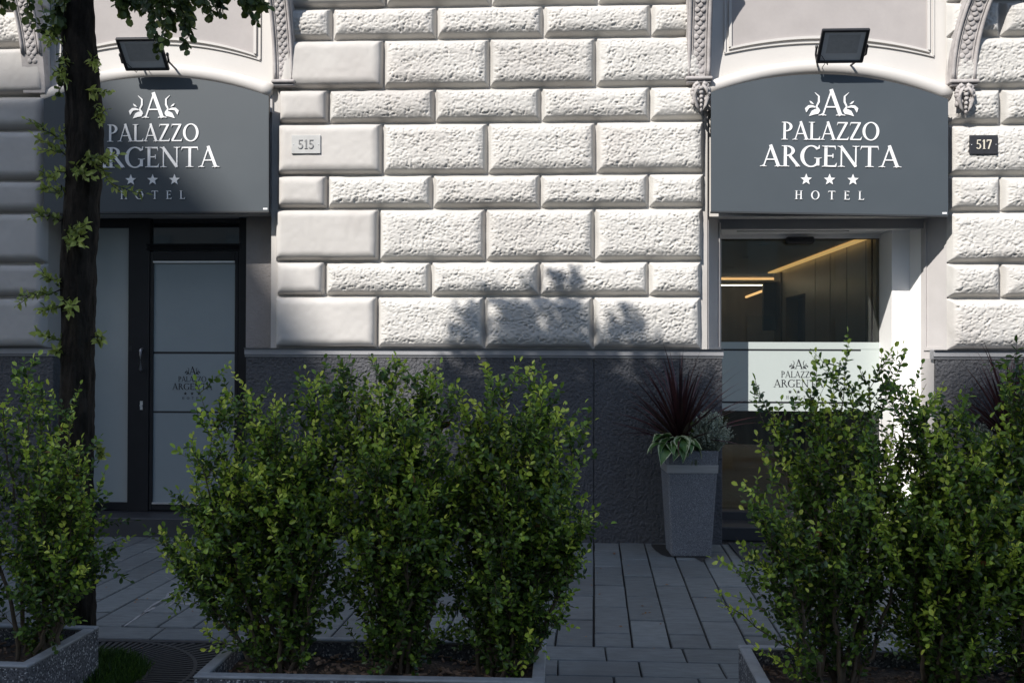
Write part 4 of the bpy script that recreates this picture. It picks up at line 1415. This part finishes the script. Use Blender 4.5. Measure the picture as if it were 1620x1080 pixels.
def cordyline(lab, cx_, cy_, cz_, seed, n=110):
    r = np.random.default_rng(seed)
    root = thing('spiky_plant', lab, 'plant', (cx_, cy_, cz_), 0, 'purple spiky plants in the tall planters')
    for k in range(n):
        az = 2.399963 * k
        t = (k + .5) / n
        el = math.radians(2 + 70 * t ** .9 + r.normal(0, 3))       # lean from vertical
        o = bpy.data.objects.new('blade', BL[r.integers(0, 6)])
        q = (Matrix.Rotation(az, 4, 'Z') @ Matrix.Rotation(el, 4, 'Y') @ Matrix.Rotation(r.normal(0, .2), 4, 'Z'))
        s = r.uniform(.78, 1.06) * (1 - .12 * t)
        o.matrix_local = Matrix.Translation((0, 0, .07 - .05 * t)) @ q @ Matrix.Diagonal((1, 1, s, 1))
        link(o, root)
    MB().tube([(0, 0, -.06), (.003, 0, .07)], .022, 8).build('stem', M['stem'], root)
    return root


def hosta_leaf(seed):
    r = np.random.default_rng(seed)
    nu, nv = 8, 7
    V, tn = [], []
    for i in range(nu):
        t = i / (nu - 1)
        hw_ = .046 * math.sin(math.pi * t ** .75) ** .8 * (1 - .25 * t) + .0008
        for j in range(nv):
            s = -1 + 2 * j / (nv - 1)
            z = .03 * math.sin(t * 2.2) - .055 * t * t + .012 * s * s * (1 if t < .9 else .3) + .003 * math.sin(9 * t + 4 * s)
            V.append((t * .13, s * hw_, z)); tn.append(abs(s) ** 2.2 * .8 + (.25 if t > .93 else 0))
    F = [(i * nv + j, (i + 1) * nv + j, (i + 1) * nv + j + 1, i * nv + j + 1) for i in range(nu - 1) for j in range(nv - 1)]
    return fast_mesh('leaf', np.array(V), np.array(F), M['hosta'], True, {'tint': np.array(tn)})


HL = [hosta_leaf(k) for k in range(3)]


def hosta(lab, cx_, cy_, cz_, seed, n=26):
    r = np.random.default_rng(seed)
    root = thing('variegated_plant', lab, 'plant', (cx_, cy_, cz_), 0)
    st = MB()
    for k in range(n):
        az = -math.pi / 2 + r.uniform(-2.2, 1.7)
        rad = r.uniform(.01, .07); zz_ = r.uniform(.02, .10)
        p = Vector((math.cos(az) * rad, math.sin(az) * rad, zz_))
        o = bpy.data.objects.new('leaf', HL[r.integers(0, 3)])
        o.location = p
        o.rotation_euler = (r.normal(0, .25), r.uniform(-.1, .75), az + r.normal(0, .3))
        s = r.uniform(1.1, 1.6); o.scale = (s, s, s)
        link(o, root)
        st.tube([(0, 0, -.07), tuple(p * .6), tuple(p)], .0022, 4)
    st.build('leaf_stalks', M['fern'], root)
    return root


def puff(name, lab, c, rad, n, lsize, mat, seed, wid=.8, trail=0.0, up=1.0):
    """loose small leaved cushion made of sprigs"""
    r = np.random.default_rng(seed)
    root = thing(name, lab, 'plant', c, 0)
    wood = MB(); LP, LD, TI = [], [], []
    for k in range(n):
        a = r.uniform(0, 2 * math.pi); e = r.uniform(.15, 1.0)
        d = unit(np.array([math.cos(a) * e, math.sin(a) * e, up * (1.05 - .75 * e) + .05]))
        ln = r.uniform(.65, 1.0)
        tip = d * np.array(rad) * ln
        m = 6
        pth = [np.array([0, 0, -.06]) + (tip - np.array([0, 0, -.06])) * t + r.normal(0, .004, 3) + np.array([0, 0, -trail * t * t]) for t in np.linspace(0, 1, m)]
        wood.tube(pth, np.linspace(.0016, .0007, m), 3, closed=True)
        p, dd, u = twig_leaves(pth, r, lsize * .62, start=.3)
        LP += p; LD += dd; TI += list(np.clip(.25 + .6 * np.array(u) * r.uniform(.3, 1) + .12 * r.standard_normal(len(u)), 0, 1))
    wood.build('stems', M['stem'], root)
    LP, LD = np.array(LP), np.array(LD)
    foliage('foliage', mat, LP, LD, lsize * r.uniform(.7, 1.15, len(LP)), np.full(len(LP), wid), np.array(TI), root, r)
    return root


pc = at(1092, 880, 'z', 0)
PX, PY = pc.x, 7.63 + .17
pot('tall tapered granite planter with steel band left of the glass entrance', PX, PY, .04)
cordyline('purple spiky plant in the tall granite planter left of the glass entrance', PX - .06, PY + .02, .80, 5)
hosta('cream edged green plant spilling over the left tall planter rim', PX - .10, PY - .13, .80, 6)
puff('grey_leaved_plant', 'silvery fine leaved cushion at the right side of the left tall planter', (PX + .15, PY - .13, .81), (.19, .13, .30), 260, .015, M['greyleaf'], 8, .8)
puff('trailing_plant', 'deep green feathery trailing plant over the front of the left tall planter', (PX + .02, PY - .155, .80), (.06, .07, .05), 40, .010, M['fern'], 9, .35, .13)
puff('feathery_plant', 'bright green upright feathery plant behind the cream edged leaves', (PX + .03, PY - .08, .80), (.045, .045, .24), 34, .012, M['fern'], 10, .35)
qx = at(1588, 880, 'z', 0).x + .02
pot('tall tapered granite planter right of the entrance behind the shrubs', qx, PY + .05, -.03)
cordyline('purple spiky plant at the right edge above the shrubs', qx + .03, PY + .05, .82, 15)
puff('grey_leaved_plant', 'silvery fine leaved cushion at the right entrance planter behind the shrubs', (qx - .20, PY - .02, .80), (.16, .13, .22), 95, .011, M['greyleaf'], 18, .8)

# ------------------------------------------------------------------ street tree
YT = 4.90
tree = thing('street_tree', 'dark trunked street tree at the left with leafy shoots and low hanging twigs', 'tree', (at(118, 900, 'y', YT).x, YT, 0))
tb = Vector(tree.location)
prof = [(1060, 117, 36), (1000, 118, 32), (900, 118, 29.5), (809, 118.5, 29), (700, 120, 27.5), (600, 121, 26.5), (529, 122.5, 26), (440, 125, 26), (351, 128, 26), (290, 133, 27), (227, 135, 27.5), (180, 133, 27), (130, 130, 26), (60, 125, 24.5), (0, 123, 24), (-120, 125, 23), (-260, 135, 21), (-380, 150, 18)]
rs = np.random.default_rng(77)
sides = 40; rings = 260
py_ = np.array([p[0] for p in prof][::-1], float); cxp = np.array([p[1] for p in prof][::-1], float); rp = np.array([p[2] for p in prof][::-1], float)
yy = np.linspace(1060, -380, rings)
V = []
nz1 = vnoise(rings, sides, 9, 1.6, rs); nz2 = vnoise(rings, sides, 3, 1.0, rs); nz3 = vnoise(rings, sides, 30, 6, rs)
for i, y in enumerate(yy):
    c = at(np.interp(y, py_, cxp), y, 'y', YT); rad = np.interp(y, py_, rp) / FPX * YT
    for j in range(sides):
        a = 2 * math.pi * j / sides
        jj = min(j, sides - j) if j > sides - 3 else j
        k = rad * (1 + .07 * nz1[i, jj] + .07 * nz2[i, jj] + .06 * nz3[i, jj])
        V.append((c.x - tb.x + math.cos(a) * k, math.sin(a) * k, c.z))
V = np.array(V)
i, j = np.meshgrid(np.arange(rings - 1), np.arange(sides), indexing='ij')
a = i * sides + j; b2 = i * sides + (j + 1) % sides
F = np.stack([a, b2, b2 + sides, a + sides], -1).reshape(-1, 4)
link(bpy.data.objects.new('trunk', fast_mesh('trunk', V, F, M['bark'])), tree)

LP, LD, TI = [], [], []
SP, SD, ST = [], [], []
br = MB()


def loc(px, py, y):
    p = at(px, py, 'y', y); return np.array([p.x - tb.x, p.y - tb.y, p.z])


def spray(p0, p1, r, gap=.02, tint=(.15, .5), sub=3, store=None, sag=.0, rad=.004):
    n = 8
    pth = [p0 + (p1 - p0) * t + r.normal(0, .008, 3) + np.array([0, 0, sag * math.sin(t * math.pi)]) for t in np.linspace(0, 1, n)]
    br.tube(pth, np.linspace(rad, .0012, n), 4, closed=True)
    A, B_, C_ = store
    p, d, u = twig_leaves(pth, r, gap, start=.2)
    A += p; B_ += d; C_ += list(np.clip(r.uniform(*tint) + .3 * np.array(u) ** 2 + .12 * r.standard_normal(len(u)), 0, 1))
    for k in range(sub):
        i = r.integers(2, n - 1)
        q0 = pth[i]; q1 = q0 + unit(p1 - p0 + r.normal(0, .45, 3) * np.linalg.norm(p1 - p0)) * np.linalg.norm(p1 - p0) * r.uniform(.3, .55)
        pp = [q0 + (q1 - q0) * t + r.normal(0, .004, 3) for t in np.linspace(0, 1, 5)]
        br.tube(pp, np.linspace(.0022, .001, 5), 3, closed=True)
        p, d, u = twig_leaves(pp, r, gap, start=.2)
        A += p; B_ += d; C_ += list(np.clip(r.uniform(*tint) + .3 * np.array(u) ** 2 + .12 * r.standard_normal(len(u)), 0, 1))


r = np.random.default_rng(31)
# shoots straight out of the trunk (pixel start, pixel end)
for (a, b2, yo) in [((112, 240, 0), (58, 190, -.12), 0), ((112, 250, 0), (50, 215, -.05), 0), ((115, 270, 0), (75, 285, -.1), 0), ((150, 160, 0), (160, 195, -.1), 0), ((140, 140, 0), (165, 150, -.08), 0),
                    ((120, 230, 0), (190, 300, -.16), 0), ((125, 250, 0), (175, 250, -.16), 0), ((110, 255, 0), (150, 280, -.18), 0), ((100, 350, 0), (60, 335, -.08), 0), ((105, 365, 0), (140, 355, -.16), 0), ((100, 370, 0), (125, 385, -.16), 0),
                    ((105, 460, 0), (25, 470, -.08), 0), ((105, 455, 0), (65, 430, -.1), 0), ((105, 480, 0), (60, 495, -.12), 0), ((100, 470, 0), (115, 490, -.16), 0), ((105, 540, 0), (62, 530, -.08), 0), ((105, 555, 0), (80, 555, -.1), 0),
                    ((145, 530, 0), (163, 535, -.05), 0), ((150, 700, 0), (158, 720, -.05), 0), ((110, 60, 0), (75, 70, -.1), 0), ((110, 85, 0), (95, 115, -.12), 0), ((145, 90, 0), (150, 110, -.14), 0), ((108, 50, 0), (90, 20, -.08), 0), ((105, 300, 0), (70, 300, -.1), 0)]:
    spray(loc(a[0], a[1], YT - .04), loc(b2[0], b2[1], YT + b2[2]), r, .017, (.6, .95), 2, (SP, SD, ST), rad=.0035)
# hanging twigs seen along the top edge
for (x0, y0, x1, y1, yo) in [(180, -60, 215, 35, -.1), (210, -60, 245, 60, -.2), (240, -70, 262, 82, -.25), (275, -60, 270, 50, .1), (270, -60, 305, 72, -.1), (300, -60, 296, 30, .15), (320, -60, 318, 25, -.2), (345, -70, 350, 28, .0),
                             (370, -60, 385, 25, .1), (390, -70, 405, 28, -.1), (225, -60, 230, 20, .2), (255, -60, 240, 25, 0), (330, -60, 345, 12, .2), (160, -60, 190, 15, -.15), (60, -60, 45, 12, 0), (25, -60, 15, 15, .1), (85, -60, 95, 45, -.1), (-20, -60, 0, 18, .1), (120, -50, 92, 10, -.2),
                             (200, -50, 270, 10, .0), (280, -50, 350, 5, -.05), (230, -70, 300, 5, .1), (300, -70, 385, 8, -.15), (150, -60, 235, 5, .12), (180, -80, 205, 5, .1), (350, -90, 400, 5, .12), (190, -60, 225, 25, .05)]:
    spray(loc(x0, y0, YT + yo), loc(x1, y1 - 14, YT + yo), r, .022, (.0, .35), 3, (LP, LD, TI))


def crown(c, rad, n, r):
    """leafy clump of the crown: c given as the wall point its shadow falls on plus distance from the wall"""
    for k in range(n):
        d = unit(r.normal(0, 1, 3))
        p1 = c + d * rad * r.uniform(.5, 1)
        p0 = c + (p1 - c) * r.uniform(.0, .4)
        spray(p0, p1, r, .030, (.05, .5), 2, (LP, LD, TI), rad=.003)


def from_shadow(px, py, y):
    """point of the crown at depth y whose shadow lands on the wall at the pixel"""
    p = at(px, py, 'y', SF); t = (SF - y)
    return np.array([p.x - .65 * t - tb.x, y - tb.y, p.z + 1.05 * t])


CL = [  # shadow pixel on the wall, radius px, depth
    (850, 505, 72, 5.2, 34), (800, 520, 60, 4.9, 26), (905, 520, 62, 5.4, 26), (742, 520, 34, 4.8, 12), (880, 440, 24, 5.2, 7), (760, 590, 70, 4.9, 26),
    (985, 530, 34, 4.6, 10), (1015, 595, 62, 4.8, 24), (930, 600, 80, 4.7, 30), (840, 610, 80, 5.1, 30), (1085, 620, 62, 5.0, 24), (720, 640, 50, 4.6, 16),
    (1000, 495, 18, 4.4, 5), (1050, 575, 30, 4.5, 10), (700, 585, 26, 4.7, 7), (905, 440, 20, 5.5, 4),
]
for (sx, sy, rp_, y, n) in CL:
    crown(from_shadow(sx, sy, y - 1.3), rp_ / FPX * D, n, r)
for k in range(11):                     # rest of the crown, whose shade falls on the ground
    c = np.array([r.uniform(-1.4, 1.6), r.uniform(-1.2, .9), r.uniform(3.55, 4.4)])
    c[2] = min(c[2], 1.05 * (SF - (c[1] + tb.y)) + .75)
    crown(c, .3, 8, r)
ts = np.linspace(0, 1, 7)
for (sx, sy, rp_, y, n) in CL:
    e = from_shadow(sx, sy, y - 1.3); s0 = loc(130, -200, YT)
    br.tube([s0 + (e - s0) * t + np.array([0, 0, .15 * math.sin(t * math.pi)]) for t in ts], np.linspace(.02, .006, 7), 5, closed=True)
br.build('branches', M['bark'], tree)
LPa, LDa, TIa = np.array(LP), np.array(LD), np.array(TI)
LDa = unit(LDa + np.array([0, 0, -.35]))
foliage('crown', M['leaftree'], LPa, LDa, .046 * r.uniform(.65, 1.15, len(LPa)), np.full(len(LPa), .9), TIa, tree, r, up=.5)
SPa, SDa, STa = np.array(SP), np.array(SD), np.array(ST)
pointed = np.array([(0, 0, 0), (.35, .34, .10), (.7, .22, .05), (1, 0, -.08), (.7, -.22, .05), (.35, -.34, .10), (.45, 0, -.04)])
foliage('trunk_shoots', M['leaftree'], SPa, SDa, .040 * r.uniform(.6, 1.15, len(SPa)), np.full(len(SPa), .85), STa, tree, r, up=.6, shape=pointed)

# ------------------------------------------------------------------ tree grate and grass
gc = (-2.33, 4.70)
GR = .35
grt = thing('tree_grate', 'square cast iron tree grate with a round opening full of grass', 'tree grate', (gc[0], gc[1], 0))
fm = MB()
ax0, ax1, ay0, ay1 = GX0 - gc[0] + .008, GX1 - gc[0] - .008, GY0 - gc[1], GY1 - gc[1] - .006
fm.box(ax0, ax1, ay1 - .035, ay1, -.02, .004, .003); fm.box(ax0, ax1, ay0, ay0 + .035, -.02, .004, .003)
fm.box(ax0, ax0 + .035, ay0 + .035, ay1 - .035, -.02, .0035, .003); fm.box(ax1 - .035, ax1, ay0 + .035, ay1 - .035, -.02, .0035, .003)
fm.build('grate_frame', M['iron'], grt)
rg = MB()
for rr_ in (GR, .56):
    n = 64
    L_ = [(math.cos(2 * math.pi * k / n) * rr_, math.sin(2 * math.pi * k / n) * rr_, 0.002) for k in range(n + 1)]
    w_ = .018
    O = [(math.cos(2 * math.pi * k / n) * (rr_ + w_), math.sin(2 * math.pi * k / n) * (rr_ + w_), .002) for k in range(n + 1)]
    m_ = n + 1
    rg.add(L_ + O + [(x, y, -.02) for x, y, z in L_] + [(x, y, -.02) for x, y, z in O],
           [(k, k + 1, m_ + k + 1, m_ + k) for k in range(n)] + [(k, 2 * m_ + k, 2 * m_ + k + 1, k + 1) for k in range(n)] + [(m_ + k, m_ + k + 1, 3 * m_ + k + 1, 3 * m_ + k) for k in range(n)])
rg.build('ring', M['iron'], grt)
nb = 96
for k in range(nb):
    a = 2 * math.pi * (k + .5) / nb
    ca, sa = math.cos(a), math.sin(a)
    r0 = GR + .018
    lim = []
    if ca > 1e-6: lim.append((ax1 - .04) / ca)
    if ca < -1e-6: lim.append((ax0 + .04) / ca)
    if sa > 1e-6: lim.append((ay1 - .04) / sa)
    if sa < -1e-6: lim.append((ay0 + .04) / sa)
    r1 = min(lim)
    if r1 <= r0 + .02: continue
    q = [(r0, -.0065), (r1, -.0065 - .009 * (r1 - r0) / .5), (r1, .0065 + .009 * (r1 - r0) / .5), (r0, .0065)]
    P = [(ca * u_ - sa * v_, sa * u_ + ca * v_) for u_, v_ in q]
    MB().plan(P, -.018, .0).build('bar', M['iron'], grt)
dirt = MB().box(GX0, GX1, GY0, GY1, -.034, -.0325 + .011).build('soil_bed', M['soil']); tag(dirt, kind='structure')
r = np.random.default_rng(55)
n = 5200
a = r.uniform(0, 2 * np.pi, n); q = GR * 1.02 * np.sqrt(r.uniform(0, 1, n))
P = np.stack([gc[0] + np.cos(a) * q, gc[1] + np.sin(a) * q, np.full(n, -.02)], 1)
Dr = unit(np.stack([r.normal(0, .45, n), r.normal(0, .45, n), np.ones(n)], 1))
nn = unit(np.stack([r.normal(0, 1, n), r.normal(0, 1, n), np.full(n, .15)], 1))
bsh = np.array([(0, .04, 0), (.4, .045, .04), (.75, .03, .10), (1, 0, .2), (.75, -.03, .10), (.4, -.045, .04), (.45, 0, .05)])
V, F, t = leaf_geo(P, Dr, nn, r.uniform(.05, .12, n) * (1 - .35 * (q / GR) ** 2), np.full(n, .9), r.uniform(0, 1, n), shape=bsh)
go = link(bpy.data.objects.new('grass', fast_mesh('grass', V, F, M['grass'], False, {'tint': t})))
tag(go, 'tuft of green grass filling the round opening of the tree grate', 'grass', kind='stuff')
# fallen leaves and cigarette-sized litter
r = np.random.default_rng(9)
n = 110
P = np.stack([r.uniform(-3.2, 1.5, n), r.uniform(4.9, 7.9, n), np.full(n, .006)], 1)
V, F, t = leaf_geo(P, unit(np.stack([r.normal(0, 1, n), r.normal(0, 1, n), np.zeros(n)], 1)), unit(np.stack([r.normal(0, .2, n), r.normal(0, .2, n), np.ones(n)], 1)), r.uniform(.010, .026, n), np.full(n, .8), r.uniform(0, 1, n))
fo = link(bpy.data.objects.new('fallen_leaves', fast_mesh('fallen_leaves', V, F, M['leafdead'], False, {'tint': t})))
tag(fo, 'small dry leaves scattered on the grey paving', 'leaves', kind='stuff')

# ================================================================== unseen houses behind the camera, added and shaped for their shade
YO = -22.0
T_ = SF - YO


def sky_pt(px, py):
    p = at(px, py, 'y', SF); return (p.x - .65 * T_, p.z + 1.05 * T_)


sl_ = [sky_pt(-500, 150), sky_pt(140, 110), sky_pt(200, 180), sky_pt(340, 308), sky_pt(466, 480), sky_pt(512, 560), sky_pt(566, 700), sky_pt(700, 700), sky_pt(724, 562), sky_pt(1122, 556), sky_pt(1140, 700), sky_pt(1215, 800), sky_pt(1235, 1020), sky_pt(1478, 1020), sky_pt(1486, 565), sky_pt(2600, 540)]  # roofline drawn from the wanted shadow edge on the wall
x_l, x_r = sl_[0][0] - 8, sl_[-1][0] + 10
poly = [(x_l, -.03), (x_l, sl_[0][1])] + sl_ + [(x_r, sl_[-1][1]), (x_r, -.03)]
op = thing('shade_building', 'tall unseen plastered house behind the camera, roofline shaped for its shadow on the wall', 'building', (0, YO, 0))
MB().prism(poly, 0, -11).build('wall', M['brick'], op)
wm = MB().box(-.6, .6, -.02, .12, 0, 1.7)
wme = wm.mesh('window', M['film'])
xk = x_l + 2
while xk < x_r - 2:
    for f_ in range(9):
        z = 1.2 + f_ * 3.1
        if z > 25: break
        o = bpy.data.objects.new('window', wme); o.location = (xk, 0, z); link(o, op)
    xk += 3.4

op2 = thing('shade_building', 'lower unseen plastered house behind the camera, added to cut sky light and reflections', 'building', (x_r + .5, YO, 0))  # added to hide the bright low sky from the glass
MB().box(0, 34, -11, 0, -.03, 10.5).build('wall', M['brick'], op2)
for i_ in range(10):
    for f_ in range(3):
        o = bpy.data.objects.new('window', wme); o.location = (1.8 + i_ * 3.4, 0, 1.2 + f_ * 3.1); link(o, op2)
